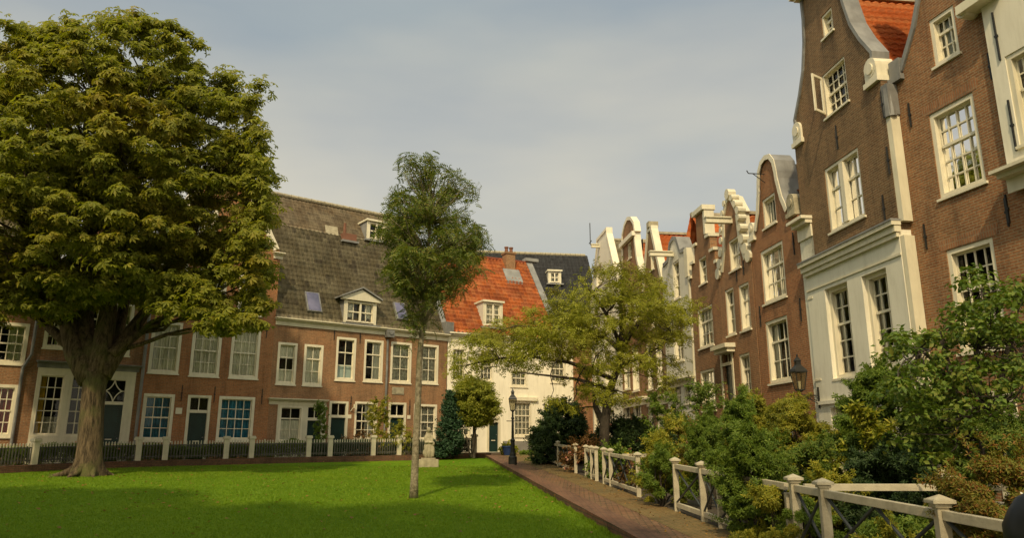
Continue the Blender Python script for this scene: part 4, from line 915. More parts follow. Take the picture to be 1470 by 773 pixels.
# board and lead valley between R8 and R9
u_ = 0; MB().box(-.03, .12, -.27, -.01, zc8+.3, z8-.9).build('valley_board', M['cream'], h9.root); MB().box(-.06, .16, -.3, -.01, z8-.9, z8-.1).tube([(.06, -.2, z8-.95), (.05, -.22, z8-.2)], [.14, .1], 8).build('lead_hopper', M['zinc'], h9.root)
# pilaster beside the white ground floor
MB().box(-.02, .10, -.3, -.01, -.6, zc8-.05).build('corner_pilaster', M['cream'], h9.root)
# R10 white upper house
xA, yA = h9.fr.pt(W9, -.12)
h10 = H('gabled_house', 'cream plastered house cut by the right edge of the picture, with long iron wall ties', 'house', h9.fr, 1448, 1490, 230)
h10.fr = Fr(xA, yA, h9.fr.az); h10.root.location = (xA, yA, gz(yA)); h10.W = 4.5
h10.window(1450, 1500, 62, 205, 3, 2, 3, None, fw=.16, mt='cream')
z10 = h10.uv(1456, 262)[1]
h10.wall([(0, z10), (4.5, z10), (4.5, 13), (0, 13)], 'stucco'); MB().box(0.003, .3, .3, 9, z10, 12.95).box(4.2, 4.497, .3, 9, z10, 12.95).build('side_wall', M['stucco'], h10.root)
h10.cornice(-.03, 4.5, z10+.25, 'cream', h=.45, d=.4); 
V_ = Vector((0, 4, 3)); roof_sheet('roof', M['tile_red'], h10.root, (0, 0, 13), (1, 0, 0), V_, 4.5, 5, .26, .33)
zt10 = h10.uv(1410, 4)[1]; MB().box(-.35, .5, -.3, .3, zt10-.1, zt10+.1).tube([(-.3, -.2, zt10), (-.3, .2, zt10)], [.16, .16], 10).build('cornice_scroll', M['cream'], h10.root)
for p, l in (((1431, 52), 1.1), ((1454, 180), 1.1)): h10.anchor(*p, l)

# ------------------------------------------------------------------ trees and bushes
def frames(nrm, spin):
    """rotation matrices with z = nrm and random spin; (n,3,3) columns are local axes"""
    nrm = nrm/np.linalg.norm(nrm, axis=1, keepdims=True)
    ref = np.where(np.abs(nrm[:, 2:3]) > .92, np.array([[1., 0, 0]]), np.array([[0, 0, 1.]]))
    a = np.cross(ref, nrm); a /= np.linalg.norm(a, axis=1, keepdims=True); b = np.cross(nrm, a)
    c, s_ = np.cos(spin)[:, None], np.sin(spin)[:, None]
    return np.stack([a*c+b*s_, -a*s_+b*c, nrm], 2)
def t_leaf(ratio=.5, fold=.12):
    v = np.array([[0, 0, 0], [ratio*.5, .45, fold], [0, 1, -.08], [-ratio*.5, .45, fold]]); return v, np.array([[0, 1, 2], [0, 2, 3]])
def t_palm(k=5):
    vs, fs = [], []
    for i in range(k):
        a = (i-(k-1)/2)*R_(48); L = 1-.13*abs(i-(k-1)/2); w_ = .19*L
        for (x, y, z) in ((0, 0, 0), (w_, .62*L, -.1), (0, L, -.42*L), (-w_, .62*L, -.1)):
            vs.append((x*math.cos(a)+y*math.sin(a), -x*math.sin(a)+y*math.cos(a), z))
        n = len(vs)-4; fs += [(n, n+1, n+2), (n, n+2, n+3)]
    return np.array(vs), np.array(fs)
def t_pinn(k=5, droop=.5, w_=.085, L=.34):
    vs, fs = [], []
    for i in range(k):
        y = .15+.8*i/(k-1); z = -droop*y*y
        for sd in (-1, 1):
            tipx, tipy = sd*L*.9, y+.12; d = np.array([tipx, tipy-y, -.14]); pr = np.array([-d[1], d[0], 0]); pr = pr/np.linalg.norm(pr)*w_/2
            b = np.array([0, y, z]); m = b+d*.5; vs += [b, m+pr, b+d, m-pr]; n = len(vs)-4; fs += [(n, n+1, n+2), (n, n+2, n+3)]
    b = np.array([0, .95, -droop*.9]); d = np.array([0, .3, -.2]); m = b+d*.5; vs += [b, m+(w_/2, 0, 0), b+d, m-np.array([w_/2, 0, 0])]; n = len(vs)-4; fs += [(n, n+1, n+2), (n, n+2, n+3)]
    return np.array(vs), np.array(fs)
def scatter(name, tmpl, pos, nrm, size, m, parent, spin=None):
    v, f = tmpl; n = len(pos); spin = rng.random(n)*2*np.pi if spin is None else spin
    Rm = frames(nrm, spin); P = np.einsum('nij,kj->nki', Rm, v)*size[:, None, None]+pos[:, None, :]
    Fi = (np.arange(n)[:, None, None]*len(v)+f[None]).reshape(-1)
    return npmesh(name, P.reshape(-1, 3), Fi, 3, m, parent)
def clumpcloud(cs, rad, per, flat=.55, shell=.55, updown=.6, jit=.5):
    """cs (n,3) clump centres, rad (n,) radii -> leaf positions and normals"""
    n = len(cs); k = np.repeat(np.arange(n), per) if np.isscalar(per) else np.repeat(np.arange(n), per)
    d = rng.normal(size=(len(k), 3)); d /= np.linalg.norm(d, axis=1, keepdims=True); d[:, 2] = np.where(rng.random(len(k)) < updown, np.abs(d[:, 2]), d[:, 2])
    r = (shell+(1-shell)*rng.random(len(k)))*rng.random(len(k))**.15*rng.choice([1., 1.15, 1.35], len(k), p=[.7, .2, .1])
    off = d*r[:, None]*rad[k][:, None]; off[:, 2] *= flat
    nrm = d*np.array([.7, .7, .6])+np.array([0, 0, .55])+rng.normal(0, jit, (len(k), 3))*.6
    return cs[k]+off, nrm
def curve_limb(mb, p, q, r0, r1, sag=.15, n=6, wob=.06, jig=.08, up=0.):
    p, q = Vector(p), Vector(q); L = (q-p).length; pts, rr = [], []
    for i in range(n+1):
        t = i/n; s_ = p.lerp(q, t); j = 0 if i in (0, n) else jig*L
        s_ = s_+Vector((random.uniform(-j, j), random.uniform(-j, j), random.uniform(-j, j)*.6+up*L*math.sin(math.pi*t)))
        pts.append(s_); rr.append(r0+(r1-r0)*t)
    mb.tube(pts, rr, 7, wob); return pts

M['lf_chest'] = leafmat('chestnut_leaf', [(.14, .155, .013), (.195, .21, .019), (.27, .27, .025), (.15, .175, .017), (.32, .28, .028)], (.32, .23, .03), .28, .45, .5, .72)
M['lf_young'] = leafmat('ash_leaf', [(.085, .125, .025), (.12, .165, .03), (.16, .19, .03), (.2, .17, .03)], None, trans=.3)
M['lf_locust'] = leafmat('locust_leaf', [(.20, .22, .02), (.27, .28, .028), (.34, .32, .03), (.22, .24, .022)], (.16, .13, .02), .5, .35)
M['lf_dark'] = leafmat('dark_leaf', [(.02, .045, .012), (.035, .065, .018), (.05, .08, .022)], None, trans=.2)
M['lf_green'] = leafmat('green_leaf', [(.075, .13, .016), (.12, .185, .022), (.17, .22, .028), (.09, .15, .018)], None, trans=.3)
M['lf_deep'] = leafmat('deep_green_leaf', [(.07, .12, .018), (.10, .16, .023), (.145, .20, .028), (.16, .17, .026)], None, trans=.3)
M['lf_yellow'] = leafmat('yellow_leaf', [(.23, .235, .022), (.33, .30, .032), (.17, .20, .022), (.44, .36, .04)], (.07, .09, .014), 1.2, .35)
M['lf_lime'] = leafmat('lime_leaf', [(.22, .24, .02), (.34, .32, .03), (.14, .19, .02), (.42, .37, .05)], None, trans=.35)
M['lf_autumn'] = leafmat('autumn_leaf', [(.14, .15, .018), (.20, .18, .026), (.11, .13, .02), (.25, .10, .024), (.19, .16, .024)], (.13, .07, .014), 1., .3)
M['lf_conif'] = leafmat('conifer_leaf', [(.016, .045, .018), (.028, .068, .028), (.04, .08, .03)], None, trans=.1)
M['lf_round'] = leafmat('topiary_leaf', [(.15, .18, .014), (.21, .225, .02), (.27, .25, .024)], None, trans=.25)
M['lf_red'] = leafmat('rusty_leaf', [(.18, .09, .03), (.12, .07, .02), (.26, .13, .05)], None, trans=.3)
M['flower'] = leafmat('pink_petal', [(.55, .20, .16), (.65, .35, .25), (.6, .5, .35)], None, trans=.3)
M['petal_w'] = leafmat('white_petal', [(.7, .66, .55), (.75, .7, .6)], None, trans=.3)
M['petal_y'] = leafmat('yellow_petal', [(.65, .4, .03), (.7, .5, .05)], None, trans=.3)
M['fallen'] = leafmat('fallen_leaf', [(.22, .1, .02), (.3, .16, .03), (.16, .07, .02)], None, trans=.1)

# --- the chestnut
Yc = G(124, 684, LAWN).y
def chestnut(px0=0):
    base = G(124, 684, LAWN); root = empty('chestnut_tree', base, label='big spreading horse chestnut with turning leaves on the left of the lawn', cat='tree')
    T = lambda px, py, dy=0.: WP(px, py, Yc+dy)-base
    mb = MB()
    # trunk with flared foot and bark ridges
    ax = [T(127, 686), T(127, 678), T(128, 660), T(130, 630), T(132, 590), T(135, 555), T(138, 535)]
    ax[0].z -= .2; rr = [.58, .52, .43, .385, .365, .37, .44]; n = 20; vs = []
    for i, p in enumerate(ax):
        for k in range(n):
            t = 2*math.pi*k/n; fl = (1+.22*math.sin(5*t+.6)*max(0, 1-i/2.2))*(1+.05*math.sin(7*t+i*.8)); vs.append((p.x+math.cos(t)*rr[i]*fl, p.y+math.sin(t)*rr[i]*fl, p.z))
    m_ = len(ax); mb.add(vs, [(i*n+k, i*n+(k+1) % n, (i+1)*n+(k+1) % n, (i+1)*n+k) for i in range(m_-1) for k in range(n)])
    limbs = [([(132, 545), (108, 505), (98, 470), (92, 430), (80, 370), (60, 300)], .42, .1), ([(136, 545), (122, 480), (122, 430), (128, 350), (120, 250), (125, 130)], .38, .7),
             ([(140, 540), (148, 495), (155, 450), (160, 380), (175, 280), (180, 150)], .42, .3), ([(146, 540), (168, 505), (192, 470), (215, 440), (260, 380), (290, 300)], .34, .6),
             ([(150, 535), (165, 500), (178, 440), (215, 330), (240, 200)], .3, 1.2), ([(105, 500), (70, 470), (30, 420), (-20, 370)], .22, .8), ([(160, 510), (200, 478), (250, 450), (310, 420), (340, 400)], .2, .8)]
    tips = []
    for px, r0, dy in limbs:
        k = len(px); pts = [T(x, y, dy*i/(k-1)*3) for i, (x, y) in enumerate(px)]; rad = [r0*(1-.82*i/(k-1)) for i in range(k)]
        mb.tube(pts, rad, 10, .07); tips += [(p, q) for p, q in zip(pts[1:], rad[1:])]
    # crown clumps in a lumpy rounded envelope
    C0 = T(143, 262); RX, RY, RZ = 5.8, 5.3, 6.0; cs = []
    while len(cs) < 1150:
        d = rng.normal(size=3); d /= np.linalg.norm(d); e = 2.35; k = (abs(d[0])**e+abs(d[1])**e+abs(d[2])**e)**(-1/e)
        s_ = (.42+.58*rng.random()**.45) if rng.random() < .8 else rng.random()*.6
        lump = 1+.05*math.sin(3*math.atan2(d[1], d[0])+4*d[2])+.045*math.sin(7*d[0]+5*d[2]+2)
        p = np.array([d[0]*RX, d[1]*RY, d[2]*RZ])*k*s_*lump
        if p[2] < -4.5: continue
        cs.append(p+np.array(C0))
    for (x, y, rx, ry, n) in [(320, 445, 65, 30, 26), (350, 400, 40, 50, 20), (245, 425, 55, 26, 20), (60, 425, 75, 28, 24), (10, 390, 50, 55, 20), (150, 415, 75, 22, 16), (368, 300, 14, 90, 22), (362, 215, 16, 50, 10), (345, 130, 30, 22, 10), (345, 470, 26, 14, 8), (280, 420, 40, 30, 14), (-10, 440, 40, 30, 10), (60, 442, 60, 16, 12), (110, 425, 40, 16, 8), (70, 60, 40, 20, 10), (20, 110, 40, 30, 12), (180, 45, 40, 14, 10)]:
        for _ in range(n): a, q = rng.random()*6.28, math.sqrt(rng.random()); cs.append(np.array(T(x+rx*q*math.cos(a), y+ry*q*math.sin(a), rng.uniform(-2.6, 1.))))
    cs = np.array(cs); rad = rng.uniform(.4, .85, len(cs))
    for c in cs[::5]:
        tp, tr_ = min(tips, key=lambda q: (Vector(c)-q[0]).length+(.0 if q[0].z < c[2] else 2.)); curve_limb(mb, tp, c, min(tr_*.5, .09), .015, n=5, jig=.06, up=.06)
    mb.build('trunk', M['bark'], root, smooth=True)
    for a0, L in ((3.0, 1.5), (3.7, .9), (4.6, .7), (5.6, .7), (.4, .6)):
        q = MB(); a = a0; pts = [Vector((.38*math.cos(a), .38*math.sin(a), .22))]
        for i in range(1, 6): a += random.uniform(-.12, .12); d_ = .38+L*i/5; pts.append(Vector((d_*math.cos(a), d_*math.sin(a), .22*(1-i/5)**1.6+.0-.06*(i/5)+SL*d_*math.sin(a))))
        q.tube(pts, [.17, .12, .085, .06, .045, .02], 8, .15); q.build('root', M['bark'], root, smooth=True)
    P, Nn = clumpcloud(cs, rad, 52, flat=.6, shell=.1, updown=.7, jit=.6); Nn += np.array([-.1, -.45, .1])
    scatter('crown', t_palm(), P, Nn, rng.uniform(.15, .27, len(P)), M['lf_chest'], root)
    return root
ch = chestnut()
# trees behind the viewer that shade the near lawn
for (x, y, s_, lb) in ((-13.5, .8, 1.08, 'big chestnut behind the viewer on the left shading the lawn'), (-25, 0, 1.14, 'far left chestnut behind the viewer shading the lawn corner'), (-6.2, -5., 1.24, 'tallest chestnut close behind the viewer shading the near lawn')):
    c = copy_tree(ch); c.location = (x, y, gz(y)+LAWN); c.scale = (s_,)*3; c.rotation_euler = (0, 0, x); c['label'] = lb

# --- the young slender tree
def young():
    b = G(594, 716, LAWN); Y = b.y; root = empty('young_tree', b, label='slender young tree with drooping feathery leaves in the middle of the lawn', cat='tree')
    T = lambda px, py, dy=0.: WP(px, py, Y+dy)-b
    mb = MB(); ax = [(594, 718), (595, 690), (597, 640), (600, 580), (602, 520), (606, 470), (609, 430), (613, 380), (618, 320), (617, 260)]
    rad = [.115, .095, .085, .078, .072, .064, .055, .042, .026, .01]; mb.tube([T(*p) for p in ax], rad, 12, .04)
    ell = [(600, 250, 18, 22, 0), (622, 240, 9, 12, 0), (655, 268, 20, 18, .2), (585, 295, 28, 22, -.2), (628, 300, 35, 25, 0), (570, 335, 24, 22, 0), (610, 345, 45, 28, 0), (662, 340, 28, 26, .1), (590, 385, 35, 25, .2), (640, 385, 38, 24, -.2), (605, 425, 26, 22, 0), (600, 460, 14, 14, 0), (640, 415, 20, 12, 0), (680, 350, 12, 18, 0), (575, 400, 18, 16, 0)]
    cs = []
    for (x, y, rx, ry, dy) in ell:
        n = int(rx*ry/24)+2
        for _ in range(n):
            a, q = rng.random()*6.28, math.sqrt(rng.random()); q *= 1.12; cs.append(np.array(T(x+rx*q*math.cos(a), y+ry*q*math.sin(a), dy+rng.normal()*rx/55)))
    cs = np.array(cs)
    for c in cs:
        i = max(3, min(8, int(9-(c[2]/.72)*.7))); st = [T(*p) for p in ax]; s_ = min(st[5:9], key=lambda q: abs(q.z-(c[2]-.5))); curve_limb(mb, s_, c, .025, .006, n=4, jig=.05, up=.06)
    mb.build('trunk', M['bark_pale'], root, smooth=True)
    P, Nn = clumpcloud(cs, rng.uniform(.2, .42, len(cs)), 10, flat=.9, shell=.2, jit=.7)
    scatter('crown', t_pinn(6, .75, .11, .4), P, Nn, rng.uniform(.16, .3, len(P)), M['lf_young'], root)
    spr = T(592, 505); P, Nn = clumpcloud(np.array([T(583, 500), T(596, 490)]), np.array([.12, .1]), 9); scatter('side_shoot', t_pinn(6, .75, .1, .34), P, Nn, rng.uniform(.14, .2, len(P)), M['lf_young'], root)
young()

# --- fine-leaved spreading tree in the right-hand gardens
def locust():
    Y = 26.; g = WP(866, 640, Y); b = Vector((g.x, Y, gz(Y))); root = empty('locust_tree', b, label='spreading fine-leaved yellow-green tree with crooked limbs in the garden by the path', cat='tree')
    T = lambda px, py, dy=0.: WP(px, py, Y+dy)-b
    mb = MB(); bs = T(866, 640); bs.z = -.1
    mb.tube([bs, T(868, 615), T(872, 585), T(878, 555), T(886, 530), T(893, 500)], [.20, .165, .15, .135, .12, .10], 12, .1)
    L = [([(868, 612), (855, 585), (852, 560), (840, 540)], .12, .4), ([(880, 545), (850, 532), (815, 520), (760, 512), (715, 515), (670, 525)], .09, -.6), ([(876, 560), (830, 545), (790, 540), (745, 535)], .07, -.9), ([(892, 505), (870, 485), (845, 478), (815, 470), (790, 455)], .1, .5),
         ([(893, 500), (905, 480), (925, 455), (955, 440), (985, 445)], .1, .4), ([(890, 510), (893, 470), (890, 430), (897, 395), (890, 375)], .1, .1), ([(886, 530), (915, 515), (945, 500), (965, 480)], .07, -.6), ([(893, 500), (870, 450), (850, 420), (835, 405)], .08, -.3), ([(812, 520), (800, 505), (792, 478), (770, 470), (740, 468)], .05, -.2)]
    tips = []
    for px, r0, dy in L:
        k = len(px); pts = [T(x, y, dy*i/(k-1)*2.5) for i, (x, y) in enumerate(px)]; rad = [r0*(1-.75*i/(k-1)) for i in range(k)]; mb.tube(pts, rad, 8, .1); tips += list(zip(pts, rad))
    ell = [(890, 412, 66, 26), (925, 440, 50, 30), (850, 440, 60, 26), (795, 465, 65, 24), (880, 395, 35, 18), (740, 482, 55, 22), (695, 505, 48, 24), (665, 535, 24, 18), (735, 518, 55, 16), (965, 470, 28, 24), (930, 490, 40, 24), (860, 480, 60, 20), (800, 500, 50, 14), (905, 525, 40, 14), (940, 520, 30, 16), (860, 565, 34, 18), (890, 575, 34, 16), (835, 545, 30, 16), (985, 440, 14, 10), (955, 545, 26, 14), (820, 430, 40, 18), (765, 500, 70, 26), (935, 465, 60, 30), (870, 510, 50, 20), (800, 470, 70, 26), (705, 480, 30, 14), (810, 580, 18, 10)]
    cs = []
    for (x, y, rx, ry) in ell:
        for _ in range(int(rx*ry/62)+3):
            a, q = rng.random()*6.28, math.sqrt(rng.random()); cs.append(np.array(T(x+rx*q*math.cos(a), y+ry*q*math.sin(a), rng.normal()*1.25)))
    cs = np.array(cs)
    for c in cs[::2]:
        tp, tr_ = min(tips, key=lambda q: (Vector(c)-q[0]).length); curve_limb(mb, tp, c, min(tr_*.5, .03), .006, n=4, jig=.07)
    mb.build('trunk', M['bark_dark'], root, smooth=True)
    P, Nn = clumpcloud(cs, rng.uniform(.35, .9, len(cs)), 24, flat=.3, shell=.0, updown=.5, jit=.6)
    scatter('crown', t_pinn(4, .35, .14, .3), P, Nn, rng.uniform(.17, .30, len(P)), M['lf_locust'], root)
locust()

def bush(label, cat, xl, xr, yt, Y, m, n=1500, size=.07, name='bush', ry=None, tmpl=None, nclump=None, stems=5, flat=.8, shape='dome', zb=0., per=None, group=None, jit=.6, stemm='bark_dark', flowers=None, ybot=None, seed=None):
    xm = (xl+xr)/2; g = WP(xm, 640, Y); top = WP(xm, yt+14*(10/max(Y, 10)), Y); b = Vector((g.x, Y, gz(Y)))
    rx = (WP(xr, 640, Y).x-WP(xl, 640, Y).x)/2*1.16; h = top.z-b.z; ry = ry or rx*.9; root = empty(name, b, label=label, cat=cat, group=group)
    nc = (nclump or max(26, int(60*rx*h/1.2))); n = int(n*1.6); cs = []
    lo = (WP(xm, ybot, Y).z-b.z) if ybot else zb
    while len(cs) < nc:
        r = .3+.7*rng.random()**.45
        if shape == 'dome':
            z = lo+(h-lo)*rng.random()**.8; t = (z-lo)/(h-lo); w_ = math.sqrt(max(0.02, 1-t**2.8))*(.88+.12*math.sin(3.1*t+.4))
        elif shape == 'cone': z = h*rng.random()**1.3; t = z/h; w_ = (1-t)**.75
        elif shape == 'ball': z = lo+(h-lo)*rng.random(); t = (z-lo)/(h-lo); w_ = math.sqrt(max(.01, 1-(2*t-1)**2))
        else: z = lo+(h-lo)*rng.random(); t = (z-lo)/(h-lo); w_ = .9-.35*t
        a = rng.random()*6.28; wob = 1+.17*math.sin(2*a+5*t+xl)+.12*math.sin(5*a+7*t+1+xl)
        cs.append((rx*w_*r*wob*math.cos(a), ry*w_*r*wob*math.sin(a), z))
    cs = np.array(cs); cr_ = min(rx, h, 1.3)*.27; rad = rng.uniform(.55, 1.1, len(cs))*cr_; cs[:, 2] = np.clip(cs[:, 2], rad*.3, h-rad*.5)
    if shape in ('dome', 'ball', 'cone'): sc_ = np.clip(1-rad/(rx+rad)*.5, .5, 1); cs[:, 0] *= sc_; cs[:, 1] *= sc_
    mb = MB()
    for i in range(stems):
        a = random.random()*6.28; q = cs[random.randrange(len(cs))]; curve_limb(mb, (.12*rx*math.cos(a), .12*rx*math.sin(a), -.05), q, .012+.012*h, .006, n=5, jig=.05)
    if stems: mb.build('stem', M[stemm], root, smooth=True)
    per_ = max(4, int(n/len(cs))); P, Nn = clumpcloud(cs, rad, per_, flat=flat, shell=.0, updown=.6, jit=jit*1.4)
    # loose shoots that break up the outline
    ns = max(8, int(len(cs)*.9)); sp_, sn_ = [], []
    for _ in range(ns):
        i = rng.integers(0, len(cs)); c = cs[i]; o_ = np.array([c[0]/rx, c[1]/ry, .35+.8*rng.random()])+rng.normal(0, .25, 3); o_ /= np.linalg.norm(o_)
        L = rng.uniform(.18, .42)*min(1., h); k_ = int(8+L*30*(.07/max(size, .04)))
        for t_ in np.linspace(.0, 1, k_): sp_.append(c+o_*(rad[i]*.6+L*t_)+np.array([0, 0, -.25*L*t_*t_])+rng.normal(0, .02, 3)); sn_.append(o_*.3+rng.normal(0, .6, 3)+np.array([0, -.2, .4]))
    P = np.concatenate([P, np.array(sp_)]); Nn = np.concatenate([Nn+np.array([-.05, -.3, 0]), np.array(sn_)])
    P[:, 2] = np.maximum(P[:, 2], .01)
    scatter('foliage', tmpl or t_leaf(), P, Nn, rng.uniform(.7, 1.3, len(P))*size, M[m], root)
    if flowers:
        for fm, fn, fs in flowers:
            k = rng.integers(0, len(cs), fn); d = rng.normal(size=(fn, 3)); d[:, 1] = -np.abs(d[:, 1])-.4; d /= np.linalg.norm(d, axis=1, keepdims=True); q = cs[k]+d*rad[k][:, None]*.95; q[:, 2] = np.maximum(q[:, 2], .1)
            q = np.repeat(q, 5, 0)+rng.normal(0, fs*.25, (fn*5, 3)); tag(scatter('flowers', t_leaf(.9, .2), q, rng.normal(size=(len(q), 3)), np.full(len(q), fs), M[fm], root), kind='stuff')
    return root
TL, TB = t_leaf(.5), t_leaf(.62)
def tuft():
    vs, fs = [], []
    for i in range(4):
        a = i*1.6+.3
        for (x, y, z) in ((0, 0, 0), (.16, .5, .25), (0, 1, .2), (-.16, .5, .25)): vs.append((x*math.cos(a)+y*math.sin(a), -x*math.sin(a)+y*math.cos(a), z))
        n = len(vs)-4; fs += [(n, n+1, n+2), (n, n+2, n+3)]
    return np.array(vs), np.array(fs)
TU = tuft()
# far end and left gardens
bush('dark blue-green conical conifer behind the picket fence by the white house', 'conifer', 622, 668, 562, 38.5, 'lf_conif', 9000, .12, name='conifer', shape='cone', flat=1.2)
tp = bush('round clipped golden-green tree beside the white house', 'tree', 648, 712, 545, 39.0, 'lf_round', 42000, .10, name='clipped_tree', shape='ball', ybot=612, nclump=300, stems=3)
MB().tube([(0, 0, -.1), (.03, 0, 1.1), (0, 0, 2.4)], [.1, .09, .07], 8).build('trunk', M['bark_dark'], tp)
bush('leafy green climber beside the cream shopfront', 'climbing plant', 447, 468, 575, 37.2, 'lf_green', 1500, .1, name='climber', shape='col', ry=.25)
bush('tall yellow-green bamboo-like shrub between two front doors', 'shrub', 526, 558, 572, 37.6, 'lf_yellow', 3200, .10, name='shrub', shape='col', ry=.4, stemm='lf_yellow')
bush('small leafy shrub in front of the dark doorway', 'shrub', 560, 592, 606, 37.8, 'lf_yellow', 1100, .09, name='shrub', shape='dome')
bush('low bushy plant under the lace-curtained window', 'shrub', 500, 540, 618, 37.5, 'lf_red', 1300, .07, name='shrub')
bush('potted palm-like plant in the blue pot by the wall', 'plant', 722, 738, 636, 40.5, 'lf_lime', 240, .22, name='potted_plant', shape='ball', ybot=655, stems=2)
bush('low fern-like plants at the foot of the white wall', 'plant', 742, 775, 646, 41, 'lf_green', 700, .13, name='low_plant')
g = WP(729, 640, 39.9); pot = MB().lathe([(.2, 0), (.3, .42), (.33, .42), (.33, .48), (.27, .48), (.24, .4)], (0, 0, 0), 16).build('plant_pot', M['blue_pot'], smooth=False); pot.location = (g.x, 39.9, gz(39.9)); tag(pot, 'blue glazed plant pot at the foot of the lamp post corner', 'plant pot')
# right-hand gardens, far to near
bush('very dark laurel bush at the far end of the right gardens', 'bush', 768, 850, 578, 31, 'lf_dark', 7000, .12, tmpl=TU)
bush('grey-green leaning shrub beside the first white gatepost', 'bush', 762, 800, 606, 33.5, 'lf_deep', 2500, .09)
bush('dark bush under the crooked tree trunk', 'bush', 850, 925, 600, 27.5, 'lf_dark', 5200, .10, flowers=[('flower', 14, .09)])
bush('rust-coloured hydrangea behind the white fence', 'bush', 812, 870, 624, 25.5, 'lf_red', 1500, .08, flowers=[('flower', 20, .08)])
bush('low green hedge plants behind the middle of the white fence', 'bush', 850, 925, 634, 22.5, 'lf_green', 3800, .08, flowers=[('flower', 12, .07), ('petal_y', 2, .09)])
bush('tall thin leafy shrub in front of the white shop windows', 'bush', 928, 985, 558, 24, 'lf_green', 3200, .09, shape='col', flowers=[('petal_w', 8, .05)])
bush('airy dark green shrub in front of the stepped-gable house', 'bush', 985, 1045, 545, 23, 'lf_deep', 3600, .085, shape='col')
bush('yellowish shrub leaning over the fence beside the path', 'bush', 918, 972, 624, 15.6, 'lf_yellow', 7000, .06, ry=.6, tmpl=TU)
bush('yellow-leaved bush behind the fence with small yellow flowers', 'bush', 930, 1010, 598, 19.5, 'lf_yellow', 6500, .065, flowers=[('petal_y', 6, .07)])
bush('twiggy brownish bush between the yellow and green bushes', 'bush', 975, 1040, 600, 18.5, 'lf_autumn', 2600, .06, flowers=[('flower', 14, .05)])
bush('pink-flowered plant by the second gate', 'bush', 893, 915, 655, 18.6, 'lf_red', 500, .06, flowers=[('flower', 12, .06)])
bush('dense mid-green bush bulging over the white fence', 'bush', 1030, 1105, 566, 11.3, 'lf_green', 16000, .052, ry=.8, tmpl=TU)
bush('low yellow-green bush spilling through the fence at its foot', 'bush', 1070, 1150, 690, 9.8, 'lf_yellow', 6000, .05, ry=.5, tmpl=TU)
bush('tall yellow-olive bush under the wall lantern', 'bush', 1085, 1200, 568, 14.5, 'lf_yellow', 20000, .055, ry=1.2, tmpl=TU)
bush('bright lime variegated bush next to the yellow-olive bush', 'bush', 1165, 1232, 648, 11.5, 'lf_lime', 2200, .075, ry=.6, flowers=[('petal_w', 8, .045)])
bush('upright sprig with pale yellow variegated leaves', 'plant', 1240, 1264, 592, 12.2, 'lf_lime', 170, .12, name='variegated_plant', shape='col', ybot=650, tmpl=TU)
bush('large green shrub with glossy leaves below the white ground floor', 'bush', 1212, 1330, 525, 13.2, 'lf_green', 22000, .065, ry=1.6, tmpl=TU)
bush('dark green low shrub behind the nearest fence rail', 'bush', 1200, 1345, 640, 10.5, 'lf_dark', 11000, .06, ry=1.0, tmpl=TU)
def bigshrub():
    Y = 10.8; g = WP(1400, 640, Y); b = Vector((g.x, Y, gz(Y))); root = empty('tall_shrub', b, label='tall spreading dark green shrub hiding the near brick house at the right edge', cat='shrub')
    T = lambda px, py, dy=0.: WP(px, py, Y+dy)-b
    mb = MB(); tips = []
    for px in ([(1395, 700), (1390, 620), (1360, 540), (1320, 500)], [(1400, 700), (1410, 600), (1400, 500), (1410, 420)], [(1405, 700), (1430, 590), (1450, 480), (1470, 420)], [(1400, 650), (1370, 560), (1350, 480), (1385, 440)]):
        pts = [T(*p, random.uniform(-.4, .4)) for p in px]; pts[0].z = max(-.05, min(pts[0].z, 0)); mb.tube(pts, [.05, .04, .028, .012], 7, .1); tips += pts
    ell = [(1400, 405, 22, 18, 6), (1445, 425, 30, 22, 12), (1390, 450, 30, 18, 8), (1320, 490, 34, 22, 11), (1370, 480, 40, 20, 9), (1430, 480, 45, 30, 16), (1345, 530, 55, 25, 18), (1420, 540, 50, 28, 22), (1290, 500, 14, 20, 3), (1310, 570, 55, 30, 24), (1380, 590, 60, 30, 26), (1440, 600, 40, 35, 14), (1350, 640, 75, 26, 26), (1460, 520, 30, 60, 14), (1500, 520, 30, 90, 20), (1500, 640, 40, 60, 14)]
    cs = []
    for x, y, rx, ry, n in ell:
        for _ in range(n): a, q = rng.random()*6.28, math.sqrt(rng.random()); cs.append(np.array(T(x+rx*q*math.cos(a), y+ry*q*math.sin(a), rng.normal()*.75)))
    cs = np.array(cs)
    for c in cs: tp = min(tips, key=lambda q: (Vector(c)-q).length); curve_limb(mb, tp, c, .012, .004, n=4, jig=.07)
    mb.build('stem', M['bark_dark'], root, smooth=True)
    P, Nn = clumpcloud(cs, rng.uniform(.16, .34, len(cs)), 46, flat=.6, shell=.2, jit=.6); scatter('foliage', TB, P, Nn, rng.uniform(.06, .11, len(P)), M['lf_deep'], root)
bigshrub()
bush('reddish autumn bush at the bottom right corner', 'bush', 1362, 1520, 650, 6.4, 'lf_autumn', 24000, .04, ry=.7, tmpl=TU, flowers=[('petal_w', 8, .03)])
bush('low green plants at the foot of the near fence', 'bush', 1200, 1330, 730, 8.6, 'lf_green', 5000, .05, ry=.5, tmpl=TU)
bush('yellow-green plants inside the near fence panel', 'bush', 1230, 1300, 742, 7.6, 'lf_yellow', 2500, .045, ry=.35, tmpl=TU)

